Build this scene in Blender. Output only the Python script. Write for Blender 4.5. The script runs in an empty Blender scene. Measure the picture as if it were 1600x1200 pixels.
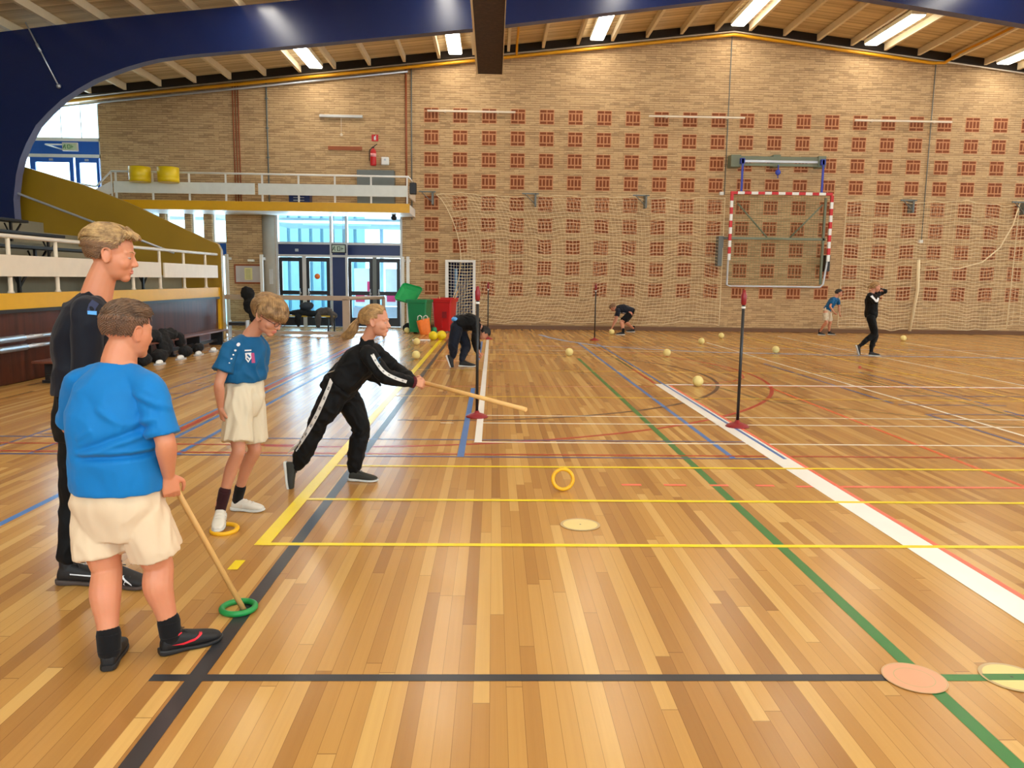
import bpy, bmesh, math, random
import numpy as np
from mathutils import Vector, Matrix, noise
from mathutils.bvhtree import BVHTree
C = bpy.context.scene.collection
SC = bpy.context.scene
PI = math.pi
# ---------------------------------------------------------------- camera
FPX, EYE = 1202.0, 1.52
def cam_axes():
    Y = Vector((771-800, 437-600, FPX)).normalized()      # the planks' vanishing point
    c = -(-0.013*Y.x + Y.y)/Y.z
    N = Vector((-0.013, 1, c)).normalized()
    X = N.cross(Y)
    return X, Y, -N                                      # world axes in camera coordinates (x right, y down, z ahead)
AX, AY, AZ = cam_axes()
cam = bpy.data.cameras.new('camera'); cam_o = bpy.data.objects.new('camera', cam); C.objects.link(cam_o)
cam.sensor_width = 36; cam.sensor_fit = 'HORIZONTAL'; cam.lens = FPX*36/1600; cam.clip_end = 200
R_ = Matrix(((AX.x, -AX.y, -AX.z), (AY.x, -AY.y, -AY.z), (AZ.x, -AZ.y, -AZ.z)))
cam_o.matrix_world = Matrix.Translation((0, 0, EYE)) @ R_.to_4x4()
SC.camera = cam_o
def ray(px, py):
    d = Vector((px-800, py-600, FPX)); return Vector((AX.dot(d), AY.dot(d), AZ.dot(d)))
def at(px, py, Y):                                       # point seen at a pixel of the photo, at distance Y along the planks
    d = ray(px, py); return Vector((0, 0, EYE)) + d*(Y/d.y)
def fl(px, py):                                          # floor point
    d = ray(px, py); return Vector((0, 0, EYE)) + d*(-EYE/d.z)
# ---------------------------------------------------------------- world, exposure
W = bpy.data.worlds.new('sky'); SC.world = W; W.use_nodes = True
bg = W.node_tree.nodes['Background']; bg.inputs[0].default_value = (0.60, 0.86, 1.0, 1); bg.inputs[1].default_value = 3.5
vs = SC.view_settings; vs.view_transform = 'Standard'; vs.look = 'None'; vs.exposure = 0.68; vs.gamma = 1; vs.use_curve_mapping = False
def area(name, loc, rot, sx, sy, power, col=(1,1,1)):
    l = bpy.data.lights.new(name, 'AREA'); l.shape = 'RECTANGLE'; l.size = sx; l.size_y = sy; l.energy = power; l.color = col
    o = bpy.data.objects.new(name, l); C.objects.link(o); o.location = loc; o.rotation_euler = rot; return o
# fill lights added at the unseen near and right walls; daylight at the glazed doors
area('fill_near_wall', (4, -6.8, 4.4), (math.radians(96), 0, 0), 26, 3.6, 520, (1.0, .97, .94))
area('fill_right_wall', (24.6, 9, 4.6), (0, math.radians(82), 0), 3.0, 26, 330, (1.0, .97, .94))
area('daylight_entrance', (-4.7, 25.6, 1.9), (math.radians(-90), 0, 0), 3.9, 3.2, 260, (.72, .88, 1.0))
area('daylight_upper_door', (-13.0, 25.4, 5.2), (math.radians(-90), 0, 0), 3.2, 3.0, 300, (.78, .9, 1.0))
area('daylight_side_window', (-9.2, 25.4, 1.9), (math.radians(-90), 0, 0), 2.4, 3.0, 120, (.75, .9, 1.0))
# ---------------------------------------------------------------- materials
def lin(c):
    return tuple(((x/12.92) if x <= .04045 else ((x+.055)/1.055)**2.4) for x in [v/255 for v in c])
class NT:
    def __init__(s, name):
        s.m = bpy.data.materials.new(name); s.m.use_nodes = True; s.t = s.m.node_tree; s.b = s.t.nodes['Principled BSDF']
        s.out = s.t.nodes['Material Output']
    def n(s, typ, ins={}, **props):
        x = s.t.nodes.new(typ)
        for k, v in props.items(): setattr(x, k, v)
        for k, v in ins.items(): s.set(x, k, v)
        return x
    def set(s, node, k, v):
        sock = node.inputs[k]
        if isinstance(v, bpy.types.Node): v = v.outputs[0]
        if isinstance(v, bpy.types.NodeSocket): s.t.links.new(v, sock)
        else: sock.default_value = v
    def math(s, op, a, b=0.0, c=0.0):
        x = s.n('ShaderNodeMath', operation=op); s.set(x, 0, a); s.set(x, 1, b); s.set(x, 2, c); return x.outputs[0]
    def mix(s, f, a, b, mode='MIX'):
        x = s.n('ShaderNodeMix', data_type='RGBA', blend_type=mode); s.set(x, 0, f); s.set(x, 6, a); s.set(x, 7, b); return x.outputs[2]
    def ramp(s, f, stops):
        x = s.n('ShaderNodeValToRGB'); s.set(x, 0, f); r = x.color_ramp
        while len(r.elements) > 1: r.elements.remove(r.elements[-1])
        r.elements[0].position, r.elements[0].color = stops[0][0], (*stops[0][1], 1)
        for p, c in stops[1:]:
            e = r.elements.new(p); e.color = (*c, 1)
        return x.outputs[0]
    def pos(s): return s.n('ShaderNodeNewGeometry').outputs['Position']
    def obj(s): return s.n('ShaderNodeTexCoord').outputs['Object']
    def sep(s, v): x = s.n('ShaderNodeSeparateXYZ', {0: v}); return x.outputs
    def comb(s, a, b, c=0.0): return s.n('ShaderNodeCombineXYZ', {0: a, 1: b, 2: c}).outputs[0]
    def noise(s, v, scale, detail=2, rough=.5): return s.n('ShaderNodeTexNoise', {'Vector': v, 'Scale': scale, 'Detail': detail, 'Roughness': rough}).outputs[0]
    def bump(s, h, strength=.3, dist=.01):
        x = s.n('ShaderNodeBump', {'Height': h, 'Strength': strength, 'Distance': dist}); s.set(s.b, 'Normal', x)
def P(name, col, rough=.5, metal=0.0, var=.06, vscale=6, bump=0.0, bscale=60, spec=.5, coat=0.0):
    t = NT(name); c = (*lin(col), 1)
    o = t.obj(); f = t.noise(o, vscale, 3)
    dk = tuple(x*(1-var*1.6) for x in c[:3]) + (1,); lt = tuple(min(1, x*(1+var)) for x in c[:3]) + (1,)
    t.set(t.b, 'Base Color', t.mix(f, dk, lt)); t.set(t.b, 'Roughness', rough); t.set(t.b, 'Metallic', metal)
    t.set(t.b, 'Specular IOR Level', spec); t.set(t.b, 'Coat Weight', coat)
    if bump: t.bump(t.noise(o, bscale, 3), bump, .004)
    return t.m
def glass_mat(name, tint=(.9, .97, 1), refl=.12):
    t = NT(name); tr = t.n('ShaderNodeBsdfTransparent', {'Color': (*tint, 1)}); g = t.n('ShaderNodeBsdfGlossy', {'Roughness': .03})
    f = t.n('ShaderNodeLayerWeight', {'Blend': refl}); mx = t.n('ShaderNodeMixShader', {0: f.outputs['Fresnel'], 1: tr, 2: g})
    t.t.links.new(mx.outputs[0], t.out.inputs[0]); return t.m
def emit_mat(name, col, s):
    t = NT(name); t.set(t.b, 'Base Color', (*col, 1)); t.set(t.b, 'Emission Color', (*col, 1)); t.set(t.b, 'Emission Strength', s); return t.m
def floor_mat():
    t = NT('oak_strip_floor'); p = t.sep(t.pos()); w, L = .0615, 1.9
    row = t.math('FLOOR', t.math('DIVIDE', p[0], w))
    wn = t.n('ShaderNodeTexWhiteNoise', {'W': row}, noise_dimensions='1D')
    yy = t.math('DIVIDE', t.math('ADD', p[1], t.math('MULTIPLY', wn.outputs[0], 7.3)), L)
    idn = t.n('ShaderNodeTexWhiteNoise', {'Vector': t.comb(row, t.math('FLOOR', yy))}, noise_dimensions='2D')
    col = t.ramp(idn.outputs[0], [(0, lin((154, 108, 56))), (.2, lin((174, 126, 66))), (.5, lin((190, 142, 76))), (.75, lin((202, 155, 86))), (.9, lin((214, 171, 100))), (1, lin((222, 181, 110)))])
    # broad panels of redder and paler boards, and grain
    big = t.noise(t.comb(t.math('MULTIPLY', p[0], 2.2), t.math('MULTIPLY', p[1], .45)), 1.0, 2)
    col = t.mix(t.math('MULTIPLY', big, .45), col, (*lin((184, 134, 70)), 1))
    gr = t.noise(t.comb(t.math('MULTIPLY', p[0], 60), t.math('MULTIPLY', p[1], .9), t.math('MULTIPLY', idn.outputs[0], 40)), 1.0, 4, .6)
    col = t.mix(t.math('MULTIPLY', t.math('SUBTRACT', gr, .36), .32), col, (*lin((132, 82, 40)), 1))
    fx = t.math('FRACT', t.math('DIVIDE', p[0], w)); fy = t.math('FRACT', yy)
    gap = t.math('MAXIMUM', t.math('LESS_THAN', fx, .03), t.math('LESS_THAN', fy, .0025))
    col = t.mix(t.math('MULTIPLY', gap, .55), col, (*lin((90, 54, 28)), 1))
    t.set(t.b, 'Base Color', col)
    sc = t.noise(t.comb(t.math('MULTIPLY', p[0], 3), t.math('MULTIPLY', p[1], 1.2)), 1.5, 4)
    t.set(t.b, 'Roughness', t.math('ADD', .21, t.math('MULTIPLY', sc, .06)))
    t.set(t.b, 'Specular IOR Level', .5)
    und = t.noise(t.comb(t.math('MULTIPLY', p[0], 9), t.math('MULTIPLY', p[1], 1.5)), 1.0, 2)
    h = t.math('MULTIPLY', gap, -.35)
    t.bump(t.math('ADD', h, t.math('MULTIPLY', idn.outputs[0], .12)), .045, .01)
    return t.m
def brick_mat(name, a, b, mort, dark, sx=1.0):
    t = NT(name); p = t.sep(t.pos()); v = t.comb(t.math('ADD', p[0], p[1]), p[2])
    br = t.n('ShaderNodeTexBrick', {'Vector': v, 'Color1': (*lin(a), 1), 'Color2': (*lin(b), 1), 'Mortar': (*lin(mort), 1), 'Scale': 1.0,
             'Mortar Size': .007, 'Mortar Smooth': .3, 'Bias': -.1, 'Brick Width': .30, 'Row Height': .0645})
    br.offset = .5
    row = t.math('FLOOR', t.math('DIVIDE', p[2], .0645)); bx = t.math('FLOOR', t.math('DIVIDE', t.math('ADD', t.math('ADD', p[0], p[1]), t.math('MULTIPLY', row, .15)), .30))
    wn = t.n('ShaderNodeTexWhiteNoise', {'Vector': t.comb(bx, row)}, noise_dimensions='2D').outputs[0]
    col = t.mix(t.math('MULTIPLY', t.math('GREATER_THAN', wn, .88), .4), br.outputs[0], (*lin(dark), 1))
    # courses weather unevenly
    rw = t.noise(t.comb(t.math('MULTIPLY', t.math('ADD', p[0], p[1]), 1.7), t.math('MULTIPLY', row, 3.7)), 1.0, 3)
    jt = t.math('LESS_THAN', t.math('FRACT', t.math('DIVIDE', p[2], .0645)), .34)
    col = t.mix(t.math('MULTIPLY', jt, t.math('MULTIPLY', t.math('GREATER_THAN', rw, .47), .62)), col, (*lin(dark), 1))
    col = t.mix(t.math('MULTIPLY', t.math('GREATER_THAN', rw, .62), .22), col, (*lin(dark), 1))
    pt = t.noise(v, 1.3, 3); col = t.mix(t.math('MULTIPLY', pt, .3), col, (*lin(a), 1))
    t.set(t.b, 'Base Color', col); t.set(t.b, 'Roughness', .85)
    t.bump(t.math('ADD', t.math('SUBTRACT', 1.0, br.outputs[1]), t.math('MULTIPLY', wn, .5)), .5, .012)
    return t.m
def board_mat(name, a, b, axis=1, pitch=.09):
    t = NT(name); p = t.sep(t.pos()); u = t.math('DIVIDE', p[axis], pitch); row = t.math('FLOOR', u)
    wn = t.n('ShaderNodeTexWhiteNoise', {'W': row}, noise_dimensions='1D').outputs[0]
    st = t.noise(t.comb(t.math('MULTIPLY', p[0], 1.6), t.math('MULTIPLY', p[1], 22), p[2]), 1.0, 4, .7)
    f = t.math('MULTIPLY_ADD', wn, .45, t.math('MULTIPLY', st, .6))
    col = t.ramp(f, [(.2, lin(b)), (.75, lin(a))])
    gap = t.math('LESS_THAN', t.math('FRACT', u), .09)
    col = t.mix(t.math('MULTIPLY', gap, .5), col, tuple(x*.3 for x in lin(b)) + (1,))
    t.set(t.b, 'Base Color', col); t.set(t.b, 'Roughness', .9); return t.m
def hatch_mat():
    t = NT('varnished_brown_panel'); p = t.sep(t.pos())
    g = t.noise(t.comb(t.math('MULTIPLY', p[1], 9), t.math('MULTIPLY', p[2], .8)), 1.0, 4)
    t.set(t.b, 'Base Color', t.ramp(g, [(.3, lin((52, 22, 14))), (.7, lin((92, 44, 28)))])); t.set(t.b, 'Roughness', .36); t.set(t.b, 'Specular IOR Level', .35); return t.m
M = {}
M['floor'] = floor_mat()
M['brick'] = brick_mat('tan_brick', (204, 172, 128), (190, 156, 112), (164, 132, 94), (118, 86, 56))
M['brick_grey'] = brick_mat('grey_brick', (176, 166, 150), (160, 148, 132), (132, 120, 106), (128, 112, 96))
M['redbrick'] = P('red_brown_brick', (134, 70, 34), .85, var=.25, vscale=3)
M['pinkmortar'] = P('pink_mortar', (200, 142, 100), .9)
M['deck'] = board_mat('wood_wool_deck', (236, 216, 176), (182, 160, 122))
M['joist'] = P('cream_joist', (232, 216, 182), .7)
M['blue'] = P('dark_blue_paint', (10, 30, 78), .26, var=.05)
M['navy'] = P('navy_panel', (12, 38, 92), .35)
M['doorblue'] = P('bright_blue_paint', (24, 92, 190), .4)
M['blackframe'] = P('black_aluminium', (22, 24, 32), .4)
M['alu'] = P('pale_aluminium', (196, 196, 196), .4, metal=.2)
M['white'] = P('white_paint', (232, 232, 228), .45)
M['cream'] = P('cream_paint', (226, 212, 190), .5)
M['yellow'] = P('yellow_paint', (222, 168, 14), .42)
M['pipe'] = P('yellow_pipe_paint', (226, 162, 20), .4)
M['olive'] = P('ochre_paint', (158, 122, 22), .4, var=.1, vscale=1.5)
M['concrete'] = P('grey_concrete', (168, 160, 146), .8, bump=.2)
M['stepconcrete'] = P('pale_concrete', (142, 134, 112), .8)
M['hatch'] = hatch_mat()
M['skirt'] = P('brown_skirting', (112, 74, 40), .5)
M['black'] = P('black_plastic', (18, 18, 20), .45)
M['blacksteel'] = P('black_steel', (26, 26, 28), .4)
M['grey'] = P('grey_steel', (104, 110, 108), .45)
M['green'] = P('green_plastic', (14, 128, 78), .4)
M['greenlid'] = P('bright_green_plastic', (46, 190, 112), .35)
M['red'] = P('red_plastic', (196, 22, 26), .4)
M['darkred'] = P('dark_red_rubber', (140, 16, 26), .4)
M['orange'] = P('orange_bag', (246, 128, 44), .6, var=.12, vscale=20)
M['ball'] = P('cream_foam_ball', (232, 214, 140), .6, bump=.3, bscale=120)
M['yball'] = P('yellow_ball', (232, 204, 20), .5)
M['ringy'] = P('yellow_rubber', (236, 176, 10), .4)
M['ringg'] = P('green_rubber', (22, 140, 66), .4)
M['stick'] = P('beech_stick', (226, 178, 108), .5, var=.15, vscale=10)
M['glass'] = glass_mat('window_glass')
M['lamp'] = emit_mat('fluorescent_diffuser', (1, .93, .80), 13)
M['net'] = P('cream_net_cord', (226, 206, 166), .8)
M['netg'] = P('green_net_cord', (112, 122, 84), .8)
M['bluestrap'] = P('blue_strap', (50, 66, 170), .5)
M['greysteel2'] = P('olive_grey_steel', (112, 120, 98), .45)
M['pave'] = P('pale_paving', (190, 196, 200), .8)
M['facade'] = P('pale_facade', (200, 212, 220), .8)
M['silver'] = P('brushed_silver', (190, 196, 204), .3, metal=.6)
M['curtain'] = P('dark_curtain', (76, 58, 44), .9, var=.4, vscale=14, bump=.8, bscale=50)
M['coat'] = P('black_coat_cloth', (16, 16, 19), .9, bump=.5, bscale=30)
M['brownboard'] = P('brown_board', (150, 78, 40), .6)
def paint(name, col): return P('line_' + name, col, .32, var=.04, vscale=4)
LP = dict(yellow=paint('yellow', (250, 222, 20)), thinyellow=paint('thin_yellow', (240, 196, 50)), black=paint('black', (48, 48, 52)), white=paint('white', (240, 232, 214)), purewhite=paint('pure_white', (246, 246, 242)),
          blue=paint('blue', (66, 120, 190)), dkblue=paint('dark_blue', (70, 84, 140)), green=paint('green', (52, 122, 58)), dkgreen=paint('dark_green', (92, 92, 40)), red=paint('red', (176, 52, 28)), salmon=paint('salmon', (250, 116, 92)),
          orange=paint('orange', (222, 96, 40)), dark=paint('dark_brown', (84, 60, 44)), paleblue=paint('pale_blue', (150, 170, 210)), disc=P('pale_disc', (238, 212, 140), .35), disc2=P('pink_disc', (222, 164, 128), .3), discrim=P('grey_rim', (196, 168, 120), .3))
# ---------------------------------------------------------------- mesh helpers
def B(): return bmesh.new()
def box(bm, x0, x1, y0, y1, z0, z1, mi=0, bev=0.0):
    v = [bm.verts.new(p) for p in [(x0,y0,z0),(x1,y0,z0),(x1,y1,z0),(x0,y1,z0),(x0,y0,z1),(x1,y0,z1),(x1,y1,z1),(x0,y1,z1)]]
    fs = [bm.faces.new([v[i] for i in q]) for q in [(0,3,2,1),(4,5,6,7),(0,1,5,4),(1,2,6,5),(2,3,7,6),(3,0,4,7)]]
    for f in fs: f.material_index = mi
    if bev:
        es = list({e for f in fs for e in f.edges}); r = bmesh.ops.bevel(bm, geom=es, offset=bev, segments=2, affect='EDGES', profile=.5)
        for f in r['faces']: f.material_index = mi
    return v
def quad(bm, pts, mi=0):
    f = bm.faces.new([bm.verts.new(p) for p in pts]); f.material_index = mi; return f
def frame_of(t):
    t = t.normalized(); u = Vector((0,0,1)) if abs(t.z) < .9 else Vector((0,1,0))
    a = t.cross(u).normalized(); return a, t.cross(a).normalized()
def tube(bm, pts, r, seg=10, mi=0, cap=True):
    pts = [Vector(p) for p in pts]; rs = r if isinstance(r, (list, tuple)) else [r]*len(pts); rings = []; a0 = None
    for i, p in enumerate(pts):
        t = (pts[min(i+1, len(pts)-1)] - pts[max(i-1, 0)])
        if a0 is None: a, b = frame_of(t)
        else:
            t = t.normalized(); a = (a0 - t*a0.dot(t)).normalized(); b = t.cross(a)
        a0 = a
        rings.append([bm.verts.new(p + (a*math.cos(k*2*PI/seg) + b*math.sin(k*2*PI/seg))*rs[i]) for k in range(seg)])
    for A, Bq in zip(rings, rings[1:]):
        for k in range(seg):
            f = bm.faces.new((A[k], A[(k+1)%seg], Bq[(k+1)%seg], Bq[k])); f.material_index = mi; f.smooth = True
    if cap:
        f = bm.faces.new(rings[0][::-1]); f.material_index = mi; f = bm.faces.new(rings[-1]); f.material_index = mi
def lathe(bm, c, prof, seg=24, mi=0, ax=2):
    rings = []
    for r, h in prof:
        ring = []
        for k in range(seg):
            a = 2*PI*k/seg; q = (r*math.cos(a), r*math.sin(a), h)
            if ax == 1: q = (q[0], q[2], q[1])
            ring.append(bm.verts.new(Vector(c)+Vector(q)))
        rings.append(ring)
    for A, Bq in zip(rings, rings[1:]):
        for k in range(seg):
            f = bm.faces.new((A[k], A[(k+1)%seg], Bq[(k+1)%seg], Bq[k])); f.material_index = mi; f.smooth = True
    for rg in (rings[0][::-1], rings[-1]):
        f = bm.faces.new(rg); f.material_index = mi
def prism(bm, poly, y0, y1, mi=0, plane='xz'):           # extruded outline
    def q(a, b, y): return (a, y, b) if plane == 'xz' else ((y, a, b) if plane == 'yz' else (a, b, y))
    A = [bm.verts.new(q(a, b, y0)) for a, b in poly]; Z = [bm.verts.new(q(a, b, y1)) for a, b in poly]; n = len(poly)
    f = bm.faces.new(A); f.material_index = mi; f = bm.faces.new(Z[::-1]); f.material_index = mi
    for i in range(n):
        f = bm.faces.new((A[i], Z[i], Z[(i+1)%n], A[(i+1)%n])); f.material_index = mi
def torus(bm, c, R, r, axis='z', sq=1.0, mi=0, n=40, m=14, mat=None):
    rings = []
    for i in range(n):
        a = 2*PI*i/n; ring = []
        for j in range(m):
            b = 2*PI*j/m; q = Vector(((R+r*math.cos(b))*math.cos(a), (R+r*math.cos(b))*math.sin(a), r*sq*math.sin(b)))
            if mat: q = mat @ q
            ring.append(bm.verts.new(Vector(c)+q))
        rings.append(ring)
    for i in range(n):
        for j in range(m):
            f = bm.faces.new((rings[i][j], rings[(i+1)%n][j], rings[(i+1)%n][(j+1)%m], rings[i][(j+1)%m])); f.smooth = True; f.material_index = mi
def sphere(bm, c, r, sc=(1,1,1), u=20, v=14, mi=0, rot=None):
    m = Matrix.Translation(c) @ (rot.to_4x4() if rot else Matrix()) @ Matrix.Diagonal((sc[0]*r, sc[1]*r, sc[2]*r, 1))
    n0 = len(bm.faces); r_ = bmesh.ops.create_uvsphere(bm, u_segments=u, v_segments=v, radius=1, matrix=m)
    for vv in r_['verts']:
        for f in vv.link_faces: f.smooth = True; f.material_index = mi
def obj(name, bm, mats, parent=None, loc=None):
    bmesh.ops.recalc_face_normals(bm, faces=bm.faces)
    me = bpy.data.meshes.new(name)
    off = Vector(loc) if loc is not None else Vector((0,0,0))
    if parent is not None and loc is None: off = Vector(parent['_o']) if '_o' in parent else Vector((0,0,0))
    if off.length: bmesh.ops.translate(bm, verts=bm.verts, vec=-off)
    bm.to_mesh(me); bm.free()
    for m in (mats if isinstance(mats, (list, tuple)) else [mats]): me.materials.append(M[m] if isinstance(m, str) else m)
    o = bpy.data.objects.new(name, me); C.objects.link(o)
    if parent is not None: o.parent = parent
    if loc is not None: o.location = loc
    o['_o'] = tuple(off)
    return o
def tag(o, label=None, cat=None, group=None, kind=None):
    if label: o['label'] = label
    if cat: o['category'] = cat
    if group: o['group'] = group
    if kind: o['kind'] = kind
    return o
def thing(name, label, cat, loc, group=None):
    o = bpy.data.objects.new(name, None); C.objects.link(o); o.empty_display_size = .1; o.location = loc; o['_o'] = tuple(loc)
    return tag(o, label, cat, group)
def struct(name, bm, mats): return tag(obj(name, bm, mats), kind='structure')
def copy_tree(o, parent=None):
    c = o.copy(); C.objects.link(c); c.parent = parent
    for ch in list(o.children): copy_tree(ch, c)
    return c
RIDGE = 7.08
def roof(x, z0=9.15): return z0 - .115*abs(x-RIDGE)
# ================================================================ SETTING
# floor with its painted lines
bm = B(); fm = ['floor'] + list(LP.values()); fi = {k: i+1 for i, k in enumerate(LP)}
quad(bm, [(-15,-7,0),(25,-7,0),(25,24.3,0),(-15,24.3,0)])
zc = [0.0006]
def seg(p, q, w, c):
    p = Vector((p[0], p[1], 0)); q = Vector((q[0], q[1], 0)); n = (q-p).cross(Vector((0,0,1))).normalized()*w/2; z = Vector((0,0,zc[0])); zc[0] += .000022
    quad(bm, [p-n+z, q-n+z, q+n+z, p+n+z], fi[c])
def lx(x, y0, y1, w, c): seg((x, y0), (x, y1), w, c)
def ly(y, x0, x1, w, c): seg((x0, y), (x1, y), w, c)
def arc(cx, cy, r, w, c, a0=0, a1=360, n=96):
    z = zc[0]; zc[0] += .000022
    for i in range(n):
        a, b = [math.radians(a0+(a1-a0)*k/n) for k in (i, i+1)]
        quad(bm, [(cx+(r+s)*math.cos(t), cy+(r+s)*math.sin(t), z) for t, s in ((a,-w/2),(b,-w/2),(b,w/2),(a,w/2))], fi[c])
def poly(pts, w, c):
    for p, q in zip(pts, pts[1:]): seg(p, q, w, c)
arc(-1.55, 12.75, 5.88, .055, 'red', -95, 75); arc(-.66, 12.4, 4.17, .055, 'dark', -95, 75)
poly([(-1,10.9),(2.2,11.08),(3.19,11.44),(3.76,11.8),(4.07,12.27),(4.22,12.9),(4.1,13.6),(3.6,14.3)], .035, 'red')
poly([fl(a, b) for a, b in [(905,583),(1000,592),(1120,605),(1200,627),(1480,655),(1600,667)]], .03, 'dkgreen')
poly([fl(a, b) for a, b in [(1270,575),(1420,610),(1520,632),(1600,655)]], .035, 'dkgreen')
poly([(6.75,13.38),(6.7,13.8),(6.9,14.2)], .05, 'red')
# along the planks
for x, a, b, w, c in [(-3.0,-6,22,.05,'blue'),(-3.1,7,22,.07,'red'),(-3.17,7,22,.035,'blue'),(-2.7,6.5,20,.05,'blue'),(-4.37,5,15,.03,'dkblue'),(-3.95,6.5,15,.03,'dkblue'),
        (2.11,6.51,18.8,.05,'blue'),(1.69,-6,15.1,.06,'green'),(2.45,13.3,15.2,.045,'dkgreen'),(2.45,11.4,13.3,.045,'red'),(4.08,5.6,11.0,.05,'orange'),(5.46,-6,19.5,.05,'white'),(8.22,7,22,.05,'white'),
        (7.15,8,22,.05,'thinyellow'),(9.4,6,22,.045,'thinyellow'),(10.9,6,20,.045,'white'),(5.18,9.7,14.5,.045,'dkblue'),(5.16,4,8.9,.045,'dkblue'),(6.4,9.6,13.2,.045,'dkblue'),(6.3,5,9.2,.045,'dkblue'),(-1.12,-6,21,.066,'black')]:
    lx(x, a, b, w, c)
ly(2.785, -1.29, 1.62, .05, 'black'); ly(2.785, 1.62, 25, .05, 'green')
for y, x0, x1, w, c in [(6.51,-15,2.62,.028,'dkblue'),(6.61,-6.6,25,.032,'red'),(7.22,-6.6,2.6,.028,'dkblue'),(6.93,-6,-1.6,.03,'red'),(7.12,-.17,25,.034,'white'),(8.1,-.1,25,.034,'white'),(8.56,-.1,25,.03,'white'),
        (9.98,-1.3,25,.035,'thinyellow'),(12.93,-1.3,25,.035,'thinyellow'),(15.7,-1.3,25,.035,'thinyellow'),(16.75,-.1,10,.03,'white'),(17.9,1,12,.03,'paleblue'),(19.6,-1,12,.03,'thinyellow'),(7.35,-4.37,-3.95,.02,'dkblue'),(8.2,-4.37,-3.95,.02,'dkblue'),(9.1,-4.37,-3.95,.02,'dkblue'),(10.,-4.37,-3.95,.02,'dkblue'),(11.,-4.37,-3.95,.02,'dkblue'),(6.5,-5.5,-3.95,.025,'dkblue'),
        (9.6,5.2,6.6,.03,'dkblue'),(8.9,5.2,9.5,.03,'dkblue'),(10.4,5.6,9.5,.03,'dkblue'),(14.4,-1.2,.5,.03,'red')]:
    ly(y, x0, x1, w*1.3, c)
for x0, x1 in [(.98,1.13),(1.30,1.47),(1.65,1.79),(2.0,2.14)]: ly(5.62, x0, x1, .045, 'salmon')
ly(5.60, 2.3, 25, .045, 'salmon')
ly(8.08, -.55, -.41, .03, 'white')
poly([fl(a, b) for a, b in [(843,523),(860,528),(885,533),(940,541),(1000,545),(1100,550),(1300,555),(1600,560),(1900,564)]], .13, 'paleblue')
ly(11.32, 2.42, 25, .10, 'purewhite'); ly(11.25, 2.7, 9, .03, 'salmon')
lx(2.515, -6, 11.37, .18, 'purewhite'); lx(2.625, -6, 11.2, .035, 'salmon'); lx(2.56, 6.5, 18.8, .035, 'blue')
lx(-.13, 7.1, 19.6, .07, 'purewhite'); lx(-.27, 6.5, 10.75, .06, 'blue'); lx(-.27, 14.6, 19.0, .05, 'blue')
for y in (4.28, 5.19, 6.16): ly(y, -1.31, 25, .045, 'yellow')
lx(-1.31, 4.26, 20.2, .085, 'yellow'); seg((-1.35, 3.885), (-1.35, 4.02), .055, 'yellow')
def disc(x, y, r, c, z, ri=0):
    n = 40
    for i in range(n):
        a, b = 2*PI*i/n, 2*PI*(i+1)/n
        if ri: quad(bm, [(x+s*math.cos(t), y+s*math.sin(t), z) for t, s in ((a,ri),(b,ri),(b,r),(a,r))], fi[c])
        else: bm.faces.new([bm.verts.new(p) for p in ((x,y,z),(x+r*math.cos(a),y+r*math.sin(a),z),(x+r*math.cos(b),y+r*math.sin(b),z))]).material_index = fi[c]
disc(.56, 4.66, .125, 'discrim', .0035); disc(.56, 4.66, .108, 'disc', .0038); disc(.56, 4.66, .006, 'black', .0042)
disc(2.045, 2.785, .115, 'discrim', .0035); disc(2.045, 2.785, .10, 'disc', .0038); quad(bm, [(1.94,2.76,.0041),(2.15,2.76,.0041),(2.15,2.81,.0041),(1.94,2.81,.0041)], fi['green']); disc(2.045, 2.785, .006, 'black', .0044)
disc(1.655, 2.78, .118, 'disc2', .0046); disc(1.655, 2.78, .075, 'discrim', .0048, .071); disc(1.655,2.78,.116,'discrim',.0048,.112)
struct('floor', bm, fm)

# walls
def holed(bm, x0, x1, top, y0, y1, holes, mi=0, zbot=0.0, breaks=()):
    xs = sorted({x0, x1, *[h[0] for h in holes], *[h[1] for h in holes], *breaks})
    for a, b in zip(xs, xs[1:]):
        m = (a+b)/2; hs = sorted([h for h in holes if h[0] <= m <= h[1]], key=lambda h: h[2]); z = zbot
        for h in hs:
            if h[2] > z+1e-4: box(bm, a, b, y0, y1, z, h[2], mi)
            z = max(z, h[3])
        prism(bm, [(a, z), (b, z), (b, top(b)), (a, top(a))], y0, y1, mi)
ENT = (-6.66, -2.80, 0, 3.5); LOW = [(-9.95,-9.37,0,3.46), (-9.18,-8.80,0,3.46), (-8.56,-8.14,0,3.46), (-10.6,-10.13,0,3.46)]; UPD = (-14.6, -11.78, 3.6, 6.62); SD = (-1.40, -.64, 0, 2.05)
bm = B()
holed(bm, -11.78, 25, roof, 24, 24.3, [ENT, *LOW, SD], 0, breaks=(-11.0, -7.0, RIDGE))
nb = 0
for c in range(32):
    x = -2.12 + .868*c
    for r in range(9):
        z = 6.39 - .6425*r
        if SD[0]-.2 < x+.2 < SD[1]+.1 and z < 2.2: continue
        box(bm, x-.012, x+.432, 23.994, 24.05, z-.215, z+.215, 2)
        for k in range(2):
            for dz in (-.165, .165): box(bm, x+k*.215+.008, x+k*.215+.198, 23.988, 24.02, z+dz-.034, z+dz+.034, 1)
        for k in range(4): box(bm, x+k*.106+.014, x+k*.106+.084, 23.988, 24.02, z-.095, z+.095, 1)
struct('wall_back', bm, ['brick', 'redbrick', 'pinkmortar'])
bm = B(); holed(bm, -15, -11.78, roof, 24, 24.3, [UPD], 0); struct('wall_back_upper', bm, ['brick_grey'])
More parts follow.
